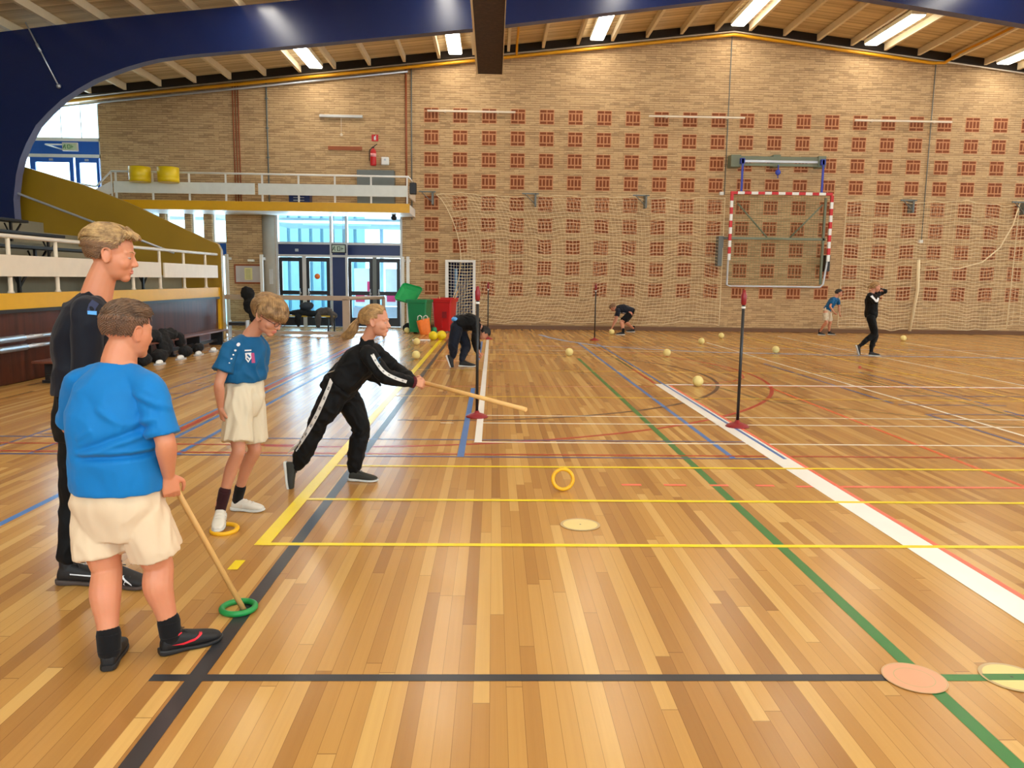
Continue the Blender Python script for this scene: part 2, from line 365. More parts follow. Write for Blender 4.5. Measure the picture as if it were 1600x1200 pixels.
bm = B(); box(bm, -15.3, -15, -7, 24.3, 0, 6.8); struct('wall_left', bm, ['brick_grey'])
bm = B()
# the right wall, with a window band added for the fill light
for z0, z1 in ((0, 3.1), (6.1, 7.2)): box(bm, 25, 25.3, -7, 24.3, z0, z1)
for k in range(6): box(bm, 25, 25.3, -7+k*5.8, -6.4+k*5.8, 3.1, 6.1)
struct('wall_right', bm, ['brick'])
bm = B(); holed(bm, -15.3, 25.3, roof, -7.3, -7, [(-9+5.6*k, -4+5.6*k, 2.6, 6.2) for k in range(5)], breaks=(RIDGE,)); struct('wall_near', bm, ['brick'])  # window openings added behind the camera for the fill light
bm = B()
for s in (0, 1):
    x0, x1 = ((-15.3, RIDGE), (RIDGE, 25.3))[s]
    prism(bm, [(x0, roof(x0)), (x1, roof(x1)), (x1, roof(x1)+.2), (x0, roof(x0)+.2)], -7.3, 24.35)
ceil = struct('ceiling', bm, ['deck'])
for k in range(-13, 27):
    x = -1.66 + 1.02*k
    if not -14.8 < x < 24.8: continue
    bm = B(); z = roof(x); box(bm, x-.04, x+.04, -6.95, 23.76, z-.2, z-.012); obj('joist', bm, 'joist', ceil)
bm = B(); box(bm, -2.5, 24.99, 23.955, 24, 0.005, .12, 0); struct('baseboard_back', bm, ['skirt'])
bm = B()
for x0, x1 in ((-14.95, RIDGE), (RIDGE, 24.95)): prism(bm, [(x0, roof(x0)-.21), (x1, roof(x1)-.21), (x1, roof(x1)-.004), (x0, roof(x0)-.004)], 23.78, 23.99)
struct('recess_shade_strip', bm, [P('recess_shade_black_brown', (38, 30, 24), .9)])  # added dark strip; its colour paints the shade in the recess under the deck
# expansion joints and service pipes on the brick
for i, (x, z0, z1, r, mt) in enumerate([(-7.80,3.6,7.25,.018,'brownboard'),(-7.72,3.6,7.25,.018,'brownboard'),(-7.64,3.6,7.25,.018,'brownboard'),(-6.80,3.6,7.4,.022,'grey'),(-2.66,3.4,7.9,.03,'brownboard'),(-2.50,3.3,7.9,.018,'grey'),(7.05,4.2,8.95,.014,'grey'),(13.28,2.9,8.3,.013,'grey')]):
    bm = B(); tube(bm, [(x, 23.975, z0), (x, 23.975, z1)], r, 8)
    if r == .022:
        for k in range(4): box(bm, x-.04, x+.04, 23.95, 24, z0+.6+k*.85, z0+.64+k*.85)
    tag(obj('wall_pipe', bm, mt), ['left of the three thin brown pipes high on the left brick wall','middle of the three thin brown pipes high on the left brick wall','right of the three thin brown pipes high on the left brick wall','grey conduit with clips running up the brick left of the strip lamp','brown drainpipe beside the last post of the balcony rail','thin grey conduit just right of the brown drainpipe','thin dark conduit dropping from the roof ridge to the goal','thin grey conduit dropping down the wall right of the goal'][i], 'pipe')
for i, (x, z) in enumerate([(13.24, 2.86), (6.95, 4.22)]):
    bm = B(); box(bm, x-.06, x+.06, 23.9, 24, z-.05, z+.05, 0, .01); tag(obj('junction_box', bm, 'white'), ['small white box at the lower end of the conduit right of the goal','small white box just above the left corner of the goal'][i], 'box')
# yellow gas pipe under the roof and pale cable tube beside it
bm = B()
pts = [(x, 23.85, roof(x)-.33) for x in (-14.9, -6, RIDGE, 13.1)] + [(13.45, 23.8, roof(13.3)-.3), (13.62, 23.3, roof(13.6)-.12), (13.62, 12, roof(13.6)-.12)]
tube(bm, pts, .045, 10); tube(bm, [(.62, 23.85, roof(.62)-.33), (.62, 23.5, roof(.62)-.08), (.62, 12, roof(.62)-.08)], .035, 8); tag(obj('gas_pipe', bm, 'pipe'), 'yellow pipe following the top edge of the brick gable wall', 'pipe')
bm = B(); tube(bm, [(x, 23.9, roof(x)-.22) for x in (-14.9, RIDGE, 24.9)], .028, 8); tag(obj('cable_tube', bm, 'cream'), 'pale tube running above the yellow pipe under the roof', 'pipe')
bm = B(); tube(bm, [(x, 23.93, roof(x)-.43) for x in (-14.9, -2.6)], .035, 8); tag(obj('cable_duct', bm, 'silver'), 'grey metal tube below the yellow pipe on the left half of the gable', 'pipe')
# blue portal frame
IN = [(-10.95,0),(-10.95,3.2),(-10.85,3.75),(-10.74,4.1),(-10.577,4.437),(-10.335,4.834),(-10.05,5.12),(-9.729,5.4),(-9.35,5.64),(-8.989,5.84),(-8.6,6.0),(-8.262,6.12),(-7.9,6.23),(-7.541,6.315),(-6.823,6.42),(-5.393,6.56),(-.5,7.10),(4.6,7.78),(6.4,8.02),(7.08,8.06)]
full = IN + [(14.16-x, z) for x, z in IN[-2::-1]]
bm = B()
outer = [(26.1-.8, 0), (25.2, roof(25.2)-.02), (RIDGE, roof(RIDGE)-.02), (-13.2, roof(-13.2)-.02), (-13.2, 0)]
n = len(full)
# face as strips: inner curve point to roof line
def up(i):
    x, z = full[i]
    if z <= 3.2: return (-13.2 if x < 7 else 25.0, z)
    if i < n/2 and z < 5.9: 
        f = (z-3.2)/2.7; return (-13.2 + f*1.2, 3.2+f*(roof(-12)-3.405)) if z < 5.9 else (x, roof(x)-.02)
    if i > n/2 and z < 5.9:
        f = (z-3.2)/2.7; return (25.0 - f*1.0, 3.2+f*(roof(24)-3.405))
    return (x, roof(x)-.205)
FA = []
for y in (18.2, 18.45):
    FA.append([(bm.verts.new((x, y, z)), bm.verts.new((up(i)[0], y, up(i)[1]))) for i, (x, z) in enumerate(full)])
for i in range(n-1):
    for F, s in ((FA[0], 0), (FA[1], 1)): bm.faces.new((F[i][0], F[i+1][0], F[i+1][1], F[i][1]))
    f = bm.faces.new((FA[0][i][0], FA[1][i][0], FA[1][i+1][0], FA[0][i+1][0])); f.material_index = 1
    bm.faces.new((FA[0][i][1], FA[1][i][1], FA[1][i+1][1], FA[0][i+1][1]))
pf = thing('portal_frame', 'dark blue arched roof girder with a rounded left knee', 'girder', (-11, 18.3, 0))
obj('girder', bm, ['blue', P('slate_underside', (96, 100, 130), .6)], pf)
bm = B(); a, b = Vector((-10.36, 18.12, 7.0)), Vector((-9.73, 18.12, 5.67)); tube(bm, [a, b], .017, 8); sphere(bm, b, .05, u=10, v=8); tube(bm, [a.lerp(b, .33), a.lerp(b, .45)], .03, 8); obj('tie_rod', bm, 'silver', pf)
# rolled divider curtain box hanging under the girder
dc = thing('divider_curtain', 'long dark rolled-up divider curtain hanging below the roof beside the blue girder', 'curtain', (-.13, 10, 6.7))
bm = B(); box(bm, -.44, .17, -6, 20.55, 6.72, 6.99); obj('rolled_curtain', bm, 'curtain', dc)
bm = B(); box(bm, -.485, -.445, -6, 20.55, 6.70, 7.02); box(bm, .175, .19, -6, 20.55, 6.70, 7.02); obj('side_rail', bm, 'joist', dc)
# lamps: row by row between the joists
lt = None; k = 0
rowname = {22.25: 'last bay before the brick wall', 16.5: 'bay in front of the blue girder', 9.0: 'second bay from the camera', 3.0: 'bay over the camera', -2.5: 'bay behind the camera'}
for y in rowname:
    for j, x in enumerate((-5.22, -1.17, 2.95, 7.07, 11.05, 15.05, 19.1, -9.3)):
        if y < 20 and x == -9.3: pass
        loc = Vector((x, y, roof(x)-.16))
        if lt is None:
            lt = thing('ceiling_light', '', 'ceiling light', loc, 'fluorescent lights between the roof joists')
            bm = B(); box(bm, x-.2, x+.2, y-1.3, y+1.3, loc.z, loc.z+.12); obj('housing', bm, 'white', lt)
            bm = B(); box(bm, x-.185, x+.185, y-1.28, y+1.28, loc.z-.035, loc.z-.002, 0, .015); obj('diffuser', bm, 'lamp', lt)
            o = lt
        elif x == -9.3: continue
        else: o = copy_tree(lt)
        o.location = loc
        side = ['leftmost', 'second from the left', 'third from the left', 'fourth, under the ridge', 'fifth, right of the ridge', 'rightmost one in view', 'farthest right', ''][j]
        o['label'] = 'glowing ceiling light, %s, %s' % (side, rowname[y])
# ---------------------------------------------------------------- entrance, windows
def pane(name, parent, x0, x1, z0, z1, y=24.12):
    bm = B(); box(bm, x0, x1, y, y+.012, z0, z1); return obj(name, bm, 'glass', parent)
bm = B()
e0, e1 = -6.66, -2.80
for z in (0.0, 2.14, 2.52, 3.44): box(bm, e0, e1, 24.02, 24.2, max(0, z), z+(.02 if z == 0 else .07))
for x in (e0, -5.02, -4.55, e1-.07): box(bm, x, x+.07, 24.015, 24.205, 0.02, 3.5)
w1 = struct('window_1', bm, ['alu'])
for a, b in ((-6.59, -5.02), (-4.95, -4.55), (-4.48, -2.87)): pane('pane', w1, a, b, 2.59, 3.44)
bm = B(); box(bm, -6.59, -5.02, 24.06, 24.14, 2.21, 2.52); box(bm, -4.48, -2.87, 24.06, 24.14, 2.21, 2.52); box(bm, -4.95, -4.55, 24.06, 24.14, 2.21, 2.52); box(bm, -4.95, -4.55, 24.06, 24.14, .02, 2.14)
obj('infill_panel', bm, 'navy', w1)
for i, (a, b, hs) in enumerate([(-6.58, -5.87, 1), (-5.75, -5.03, -1), (-4.47, -3.72, 1), (-3.60, -2.88, -1)]):
    bm = B()
    box(bm, a, a+.10, 24.03, 24.09, .03, 2.12); box(bm, b-.10, b, 24.03, 24.09, .03, 2.12); box(bm, a+.1, b-.1, 24.03, 24.09, 2.0, 2.12); box(bm, a+.1, b-.1, 24.03, 24.09, .03, .30); box(bm, a+.1, b-.1, 24.03, 24.09, .99, 1.11)
    d = struct('door_%d' % (i+1), bm, ['blackframe']); pane('pane', d, a+.1, b-.1, .3, 2.0, 24.055)
    hx = b-.07 if hs > 0 else a+.07
    bm = B(); tube(bm, [(hx, 23.97, .95), (hx, 23.97, 1.18)], .014, 8); sphere(bm, (hx, 24.0, 1.04), .035, u=10, v=8); obj('door_handle', bm, 'silver', d)
bm = B(); box(bm, -5.87, -5.75, 24.03, 24.1, .02, 2.14); struct('trim_1', bm, ['alu']); bm = B(); box(bm, -3.72, -3.60, 24.03, 24.1, .02, 2.14); struct('trim_2', bm, ['grey'])
bm = B(); box(bm, -6.07, -5.98, 24.0, 24.06, 2.3, 2.38); tag(obj('door_sensor', bm, 'silver'), 'small grey sensor on the blue band above the left double door', 'sensor')
for i, (a, b, _, z) in enumerate(LOW):
    bm = B(); f = .045
    box(bm, a, a+f, 24.1, 24.2, 0, z); box(bm, b-f, b, 24.1, 24.2, 0, z)
    for zz in (0, 2.13, 2.52, z-f): box(bm, a+f, b-f, 24.1, 24.2, zz, zz+f)
    w = struct('window_%d' % (i+2), bm, ['white']); pane('pane', w, a+f, b-f, .05, z-f, 24.15)
    bm = B(); box(bm, a+f, b-f, 24.13, 24.17, 2.175, 2.52); obj('infill_panel', bm, 'doorblue' if i < 3 else 'navy', w)
# upper entrance at the landing
bm = B(); a, b = UPD[0], UPD[1]
for x in (a, -12.95, -12.36, b-.05): box(bm, x, x+.025, 24.08, 24.16, 5.55, 6.62)
for z, h in ((6.56,.06),(5.46,.10),(4.98,.10),(3.6,.05)): box(bm, a, b, 24.06, 24.18, z, z+h)
box(bm, b-.06, b, 24.06, 24.18, 3.6, 6.6)
w = struct('window_6', bm, ['white']); pane('pane', w, a, b-.06, 5.56, 6.56)
bm = B(); box(bm, a, b-.06, 24.08, 24.14, 5.08, 5.46); obj('infill_panel', bm, 'doorblue', w)
for i, (x0, x1) in enumerate([(-13.9, -12.62), (-12.56, -11.86)]):
    bm = B(); f = .12 if i else .16
    box(bm, x0, x0+f, 24.04, 24.1, 3.62, 4.98); box(bm, x1-f+.04, x1, 24.04, 24.1, 3.62, 4.98); box(bm, x0+f, x1-f+.04, 24.04, 24.1, 4.84, 4.98); box(bm, x0+f, x1-f+.04, 24.04, 24.1, 3.62, 3.86)
    d = struct('door_%d' % (i+5), bm, ['doorblue']); pane('pane', d, x0+f, x1-f+.04, 3.86, 4.84, 24.06)
    bm = B(); box(bm, (x0+x1)/2-.05, (x0+x1)/2+.05, 24.0, 24.04, 4.88, 4.94); obj('door_closer', bm, 'silver', d)
# outside: paving, a pale facade opposite, a canopy
bm = B(); box(bm, -30, 10, 24.3, 60, -.1, -.02); box(bm, -30, -9, 24.35, 27, 3.4, 3.55); struct('floor_outside', bm, ['pave'])
bm = B()
for k in range(9): box(bm, -8.6+k*.42, -8.6+k*.42+.3, 30, 30.2, 0, 6)
box(bm, -9, -5, 30.15, 30.4, 0, 6); tag(obj('building_facade', bm, P('pale_blue_boarding', (150, 196, 214), .8)), 'pale vertical-boarded facade outside the left double door', 'building')
bm = B(); box(bm, -7.4, -2.0, 24.4, 28.4, 3.26, 3.34); box(bm, -4.1, -3.98, 28.2, 28.32, 0, 3.26); box(bm, -6.2, -4.0, 25.6, 25.68, 3.2, 3.26); tag(obj('canopy', bm, P('canopy_blue', (176, 208, 226), .7)), 'pale canopy over the pavement outside the entrance', 'canopy')
for i, (x, y) in enumerate([(-4.75, 26.9), (-3.75, 27.4)]):
    bm = B(); box(bm, x-.05, x+.75, y, y+.06, .55, 1.85, 0); box(bm, x+.4, x+.77, y-.02, y-.001, .9, 1.4, 1); box(bm, x, x+.3, y-.02, y-.001, .7, 1.0, 1); box(bm, x-.1, x+.8, y, y+.06, .0, .52, 2)
    tag(obj('poster_board', bm, ['purewhite' and P('poster_white', (250,250,250), .5), P('poster_red', (232, 60, 110), .5), 'silver']), ['white and red poster board outside the third door leaf', 'white and red poster board outside the right-hand door leaf'][i], 'poster')
sphs = B(); lathe(sphs, (-5.42, 24.05, 1.55), [(.001,-.004),(.085,-.004),(.085,.0),(.001,.0)], 24, 0, 1); tag(obj('door_sticker', sphs, 'orange'), 'round orange sticker on the glass of the second door leaf', 'sticker')
# exit signs
def pictogram(bm, x, z, y, s):
    # running figure, arrow and doorway
    sphere(bm, (x-.55*s, y, z+.28*s), .09*s, (1,.2,1), 8, 6, 1)
    for p in ([(-.62,.15),(-.72,-.08),(-.55,-.1)], [(-.72,-.06),(-.9,-.3)], [(-.6,-.08),(-.42,-.18),(-.5,-.36)], [(-.62,.15),(-.42,.05)], [(-.62,.15),(-.82,.05)]):
        tube(bm, [(x+a*s, y, z+b*s) for a, b in p], .05*s, 6, 1)
    box(bm, x-.12*s, x+.36*s, y-.002, y+.004, z-.34*s, z+.34*s, 1); box(bm, x+.0*s, x+.26*s, y-.004, y+.003, z-.26*s, z+.26*s, 0)
    box(bm, x+.55*s, x+.62*s, y-.002, y+.004, z-.3*s, z+.3*s, 1); prism(bm, [(x+.48*s, z-.05*s), (x+.85*s, z-.05*s), (x+.85*s, z+.05*s), (x+.48*s, z+.05*s)], y-.003, y+.004, 1)
sg = P('sign_green', (40, 150, 80), .5); sgd = P('sign_dark_green', (40, 66, 54), .5)
e = thing('exit_sign', 'dark-framed green escape sign with a running figure above the double doors', 'sign', (-4.58, 23.2, 2.37))
bm = B(); box(bm, -4.80, -4.37, 23.18, 23.26, 2.24, 2.50, 0, .01); obj('housing', bm, 'blacksteel', e)
bm = B(); box(bm, -4.77, -4.40, 23.172, 23.18, 2.27, 2.47, 0); pictogram(bm, -4.6, 2.37, 23.168, .19); obj('sign_face', bm, [P('sign_pale_face', (178, 196, 184), .5), sgd], e)
bm = B(); tube(bm, [(-4.72, 23.22, 2.5), (-4.72, 23.22, 3.35)], .008, 6); tube(bm, [(-4.45, 23.22, 2.5), (-4.45, 23.22, 3.35)], .008, 6); obj('hanger', bm, 'alu', e)
e = thing('exit_sign', 'white and green escape sign before the blue band of the upper doors', 'sign', (-12.24, 23.2, 5.17))
bm = B(); box(bm, -12.46, -12.02, 23.18, 23.24, 5.04, 5.28, 0, .01); tube(bm, [(-12.46, 23.21, 5.22), (-12.95, 23.21, 5.22)], .02, 8); tube(bm, [(-12.95, 23.21, 5.22), (-12.95, 24.09, 5.22)], .02, 8); obj('housing', bm, 'white', e)
bm = B(); box(bm, -12.43, -12.05, 23.172, 23.18, 5.07, 5.25); pictogram(bm, -12.28, 5.16, 23.168, .17); obj('sign_face', bm, [P('sign_lit_face', (216, 240, 214), .5), sg], e)
# storage doorway behind a narrow white goal frame with net
bm = B(); box(bm, -1.5, -.5, 24.3, 27.4, 0, .01, 1); box(bm, -1.6, -1.5, 24.3, 27.4, 0, 2.6, 1); box(bm, -.5, -.4, 24.3, 27.4, 0, 2.6, 1); box(bm, -1.6, -.4, 24.3, 27.4, 2.5, 2.6, 1); box(bm, -1.6, -.4, 27.4, 27.5, 0, 2.6, 0)
struct('wall_storage', bm, [P('store_blue', (40, 56, 120), .7), P('store_dark', (28, 28, 34), .8)])
bm = B(); box(bm, -1.21, -1.13, 24.32, 24.40, .01, 1.85); struct('door_7', bm, [P('door_edge_blue', (120, 176, 222), .5)])
def netgrid(bm, P0, U, V, nu, nv, r, sag=0.0, seg_=3, vr=1.0, fn=None):
    P0, U, V = Vector(P0), Vector(U), Vector(V)
    def pt(a, b):
        p = P0 + U*a + V*b
        if fn: p = p + fn(a, b)
        return p
    def strip(pts, r):
        # triangular cord
        rings = [[bm.verts.new(p+Vector(o)*r) for o in ((-.5,-.9,-.5),(.9,0,-.3),(-.3,0,.9))] for p in pts]
        for A, Z in zip(rings, rings[1:]):
            for k in range(3): bm.faces.new((A[k], A[(k+1)%3], Z[(k+1)%3], Z[k]))
    mu, mv = max(2, nu), max(2, nv)
    for j in range(nv+1): strip([pt(i/mu, j/nv) for i in range(mu+1)], r)
    for i in range(nu+1): strip([pt(i/nu, j/mv) for j in range(mv+1)], r*vr)
g = thing('small_goal', 'narrow white goal frame with net standing before the dark storage doorway', 'goal', (-1.02, 23.8, 0))
bm = B(); box(bm, -1.47, -1.38, 23.72, 23.80, 0, 2.1); box(bm, -.63, -.55, 23.72, 23.80, 0, 2.1); box(bm, -1.38, -.63, 23.72, 23.80, 2.04, 2.1); obj('goal_frame', bm, 'white', g)
bm = B(); netgrid(bm, (-1.38, 23.83, .02), (.75,0,0), (0,0,2.02), 9, 22, .006, fn=lambda a, b: Vector((0, .04*math.sin(b*5+a*3), -.02*math.sin(a*PI)))); obj('net', bm, 'white', g)
# ball-stop nets along the brick wall
def curtain_net(name, label, x0, x1, bot, lrope=None, rrope=None, seed=1):
    random.seed(seed); ph = [random.uniform(0, 6) for _ in range(8)]
    t = thing(name, label, 'net', ((x0+x1)/2, 23.78, 0)); L = x1-x0; nu = int(L/.12); nv = 38
    def fn(a, b):
        x = x0+a*L
        w = .05*math.sin(x*3.1+ph[0]) + .035*math.sin(x*7.3+ph[1]+b*2)
        drop = -.10*(1-(abs(math.sin(x*PI/3.5+ph[2])))**.5) * b
        zb = bot(a)*(1-b)
        wave = (.035*math.sin(x*2.3+ph[3]+b*7)+.022*math.sin(x*6.1+ph[4]-b*9)+.012*math.sin(x*13+ph[5]+b*15))*(1-abs(2*b-1)*.3)
        inset = 0
        if lrope: inset += lrope*(1-a)*math.sin(b*PI)**.7*(1 if b > 0 else 0)
        return Vector((inset, w*.8, zb+drop+wave))
    bm = B(); netgrid(bm, (x0, 23.78, .06), (L,0,0), (0,0,4.0), nu, nv, .0072, vr=.55, fn=fn); obj('mesh', bm, 'net', t)
    bm = B()
    for b in (0, 1): tube(bm, [Vector((x0+L*i/160, 23.77, .06+4.0*b)) + fn(i/160, b) for i in range(161)], .011, 6)
    for a in (0, 1): tube(bm, [Vector((x0+L*a, 23.77, .06+4.0*k/30)) + fn(a, k/30) for k in range(31)], .013, 6)
    obj('border_rope', bm, 'net', t); return t
def wavy(a): return .12 + .09*abs(math.sin(a*9)) + .05*math.sin(a*23)
cn = curtain_net('ball_stop_net', 'long pale ball-stop net hanging on the brick wall left of the striped goal', -1.75, 7.0, wavy, lrope=.75, seed=3)
cn = curtain_net('ball_stop_net', 'pale ball-stop net hanging on the brick wall right of the striped goal', 10.75, 16.1, lambda a: .05+.1*abs(math.sin(a*7+1)), seed=5)
bm = B(); netgrid(bm, (16.15, 23.8, .3), (1.7,0,0), (0,0,3.7), 10, 30, .007, fn=lambda a, b: Vector((0,.05*math.sin(a*20), .05*math.sin(a*9+b*8))))
tube(bm, [(16.1,23.72,4.05),(15.95,23.7,3.4),(15.6,23.7,2.7),(15.1,23.7,2.25),(14.4,23.7,2.05),(13.2,23.7,1.98)], .022, 6); tube(bm, [(13.1,23.72,2.3),(13.15,23.72,1.4),(13.0,23.72,.1)], .05, 8)
tag(obj('gathered_net', bm, 'net'), 'gathered end of the ball-stop net sagging from the bracket at the right edge', 'net')
for i, (x, z) in enumerate([(-2.0, 4.1), (1.1, 4.09), (4.45, 4.09), (12.65, 4.07), (16.1, 4.07)]):
    bm = B(); box(bm, x-.26, x+.24, 23.68, 23.72, z-.01, z+.03); box(bm, x+.12, x+.17, 23.68, 23.99, z-.36, z+.02); tube(bm, [(x+.14, 23.7, z-.3), (x-.18, 23.7, z)], .012, 6)
    tag(obj('net_bracket', bm, 'grey'), 'grey net bracket on the brick wall, ' + ['beside the end of the balcony','second from the left','third from the left, above the crouching person','above the person in black at the wall','at the right edge of the picture'][i], 'bracket', 'net brackets on the brick wall')
# folded-up poles across the wall
for i, (x0, x1, z) in enumerate([(-2.02, .61, 6.49), (4.63, 7.53, 6.45), (10.89, 13.87, 6.44)]):
    bm = B(); box(bm, x0, x1, 23.86, 23.93, z-.025, z+.025); box(bm, x0+.5, x0+.56, 23.9, 23.99, z-.04, z+.04); box(bm, x1-.56, x1-.5, 23.9, 23.99, z-.04, z+.04)
    tag(obj('wall_bar', bm, 'cream'), 'long thin white bar across the top row of brick ornaments, ' + ['near the dark curtain','above the gable ridge line','above the person in black'][i], 'bar', 'white bars on the brick wall')
# handball goal lifted on the wall
g = thing('handball_goal', 'red and white striped handball goal hung high on the brick wall', 'goal', (8.6, 23.5, 1.4))
bm = B(); yg = 23.5; s = .2
def stripes(bm, p, q, n, first):
    p, q = Vector(p), Vector(q)
    for k in range(n):
        a, b = p.lerp(q, k/n), p.lerp(q, (k+1)/n); mi = (k+first) % 2
        lo = [min(a[i], b[i]) for i in range(3)]; hi = [max(a[i], b[i]) for i in range(3)]
        for i in range(3):
            if hi[i]-lo[i] < .02: lo[i] -= .04; hi[i] += .04
        box(bm, lo[0], hi[0], lo[1], hi[1], lo[2], hi[2], mi)
stripes(bm, (7.10, yg, 4.2), (10.18, yg, 4.2), 15, 0)
obj('crossbar', bm, [P('goal_red', (200, 24, 30), .4), 'white'], g)
for nm, x in (('left', 7.14), ('right', 10.18)):
    bm = B(); stripes(bm, (x, yg, 2.2), (x, yg, 4.16), 10, 1); obj('post', bm, [P('goal_red', (200, 24, 30), .4), 'white'], g)
bm = B()
tube(bm, [(7.12, yg, 2.2), (7.12, yg+.02, 1.46), (7.2, yg-.02, 1.42), (9.98, yg-.02, 1.42), (10.08, yg, 1.5), (10.16, yg, 2.2)], .03, 8); obj('ground_frame', bm, 'silver', g)
bm = B(); box(bm, 7.15, 10.1, yg+.06, yg+.12, 2.83, 2.90); tube(bm, [(7.35, yg+.08, 3.9), (8.3, yg+.08, 2.9)], .025, 8); tube(bm, [(9.95, yg+.08, 3.9), (9.0, yg+.08, 2.9)], .025, 8)
box(bm, 10.0, 10.06, yg+.06, yg+.12, 1.5, 4.1); obj('rear_frame', bm, 'greysteel2', g)
bm = B(); netgrid(bm, (7.16, yg+.1, 1.46), (2.92,0,0), (0,0,2.7), 34, 31, .0055, fn=lambda a, b: Vector((0,.05*math.sin(b*4+a*6),.015*math.sin(a*12)))); obj('net', bm, 'netg', g)
b_ = thing('goal_hoist', 'grey wall rail with blue straps holding up the striped goal', 'hoist', (8.5, 23.7, 5.1))
bm = B(); box(bm, 7.1, 7.4, 23.62, 23.98, 4.98, 5.33); box(bm, 7.3, 9.95, 23.66, 23.74, 5.2, 5.3); box(bm, 7.3, 9.95, 23.66, 23.74, 5.02, 5.1, 0); box(bm, 8.4, 8.62, 23.7, 23.98, 5.0, 5.36); box(bm, 9.75, 9.98, 23.62, 23.98, 5.0, 5.33)
obj('rail', bm, 'greysteel2', b_); bm = B(); box(bm, 7.3, 9.95, 23.655, 23.66, 5.12, 5.19); obj('rail_bar', bm, 'silver', b_)
for x in (7.42, 9.86):
    bm = B(); box(bm, x-.03, x+.03, 23.5, 23.53, 4.24, 5.2); box(bm, x-.06, x+.06, 23.5, 23.64, 5.06, 5.22); obj('strap', bm, 'bluestrap', b_)
bm = B(); tube(bm, [(8.53, 23.6, 5.05), (8.53, 23.6, 4.9)], .02, 8); sphere(bm, (8.53, 23.6, 4.83), .085, (1,.6,1), 14, 10); tube(bm, [(8.53, 23.6, 4.75), (8.53, 23.6, 4.66)], .015, 8); obj('pulley', bm, 'bluestrap', b_)
bm = B(); box(bm, 6.86, 7.02, 23.7, 23.99, 2.02, 2.93, 0, .01); box(bm, 7.02, 7.12, 23.6, 23.72, 2.84, 2.9); tag(obj('hinge_bracket', bm, 'grey'), 'tall grey bracket on the wall left of the striped goal', 'bracket')
bm = B(); box(bm, 10.2, 10.3, 23.6, 23.99, 1.9, 2.4, 0, .01); tag(obj('hinge_bracket', bm, 'blacksteel'), 'dark bracket on the wall behind the right post of the striped goal', 'bracket')
# strip lamp, plank, extinguisher and boxes above the balcony
s = thing('wall_lamp', 'unlit grey strip lamp with a pull cord on the brick above the balcony', 'lamp', (-4.6, 23.9, 6.29))
bm = B(); box(bm, -5.23, -3.95, 23.88, 23.97, 6.25, 6.33, 0, .01); obj('tube_housing', bm, 'alu', s)
bm = B(); tube(bm, [(-4.59, 23.93, 6.25), (-4.59, 23.93, 5.8)], .006, 5); sphere(bm, (-4.59, 23.93, 5.76), .045, u=10, v=8); obj('pull_cord', bm, 'cream', s)
bm = B(); box(bm, -5.0, -3.99, 23.96, 24.0, 5.32, 5.43); tag(obj('wall_plank', bm, 'brownboard'), 'short red-brown plank on the brick left of the fire extinguisher', 'plank')
e = thing('fire_extinguisher', 'red fire extinguisher hanging on the brick above the balcony', 'fire extinguisher', (-3.64, 23.88, 4.85))
bm = B(); lathe(bm, (-3.64, 23.88, 4.86), [(.03,0),(.085,.01),(.09,.05),(.09,.40),(.075,.46),(.03,.50),(.03,.52)], 20); obj('cylinder', bm, 'red', e)
bm = B(); box(bm, -3.67, -3.61, 23.86, 23.9, 5.36, 5.42); tube(bm, [(-3.64, 23.88, 5.41), (-3.52, 23.88, 5.50)], .012, 6); tube(bm, [(-3.66, 23.86, 5.4), (-3.75, 23.84, 5.3), (-3.75, 23.84, 5.0)], .012, 6); obj('valve_and_hose', bm, 'black', e)
bm = B(); lathe(bm, (-3.64, 23.88, 5.12), [(.0915,0),(.0915,.1)], 20); obj('label_band', bm, P('label_pink', (226, 150, 150), .5), e)
bm = B(); box(bm, -3.70, -3.50, 23.985, 24.0, 5.6, 5.79, 0); box(bm, -3.63, -3.57, 23.98, 23.985, 5.63, 5.74, 1); tube(bm, [(-3.60, 23.982, 5.73), (-3.56, 23.982, 5.765)], .012, 5, 1); tag(obj('extinguisher_sign', bm, ['red', 'white']), 'small red square sign with a white extinguisher symbol', 'sign')
bm = B(); box(bm, -3.42, -3.18, 23.93, 24.0, 4.90, 5.14, 0, .03); box(bm, -3.33, -3.27, 23.92, 23.93, 5.03, 5.08, 1); tag(obj('alarm_box', bm, ['white', 'silver']), 'square white rounded box on the brick right of the extinguisher', 'box')
bm = B(); box(bm, -4.11, -3.0, 23.7, 24.0, 3.62, 4.72, 0, .01); tag(obj('switch_cabinet', bm, 'grey'), 'grey cabinet on the balcony behind the rail below the extinguisher', 'cabinet')
bm = B(); box(bm, -6.12, -5.5, 23.6, 23.95, 3.62, 4.0, 0, .02); box(bm, -5.98, -5.66, 23.59, 23.6, 3.78, 3.8, 1); box(bm, -5.98, -5.66, 23.59, 23.6, 3.86, 3.88, 1); tag(obj('storage_crate', bm, ['navy', 'silver']), 'dark blue crate on the balcony floor behind the rail', 'crate')
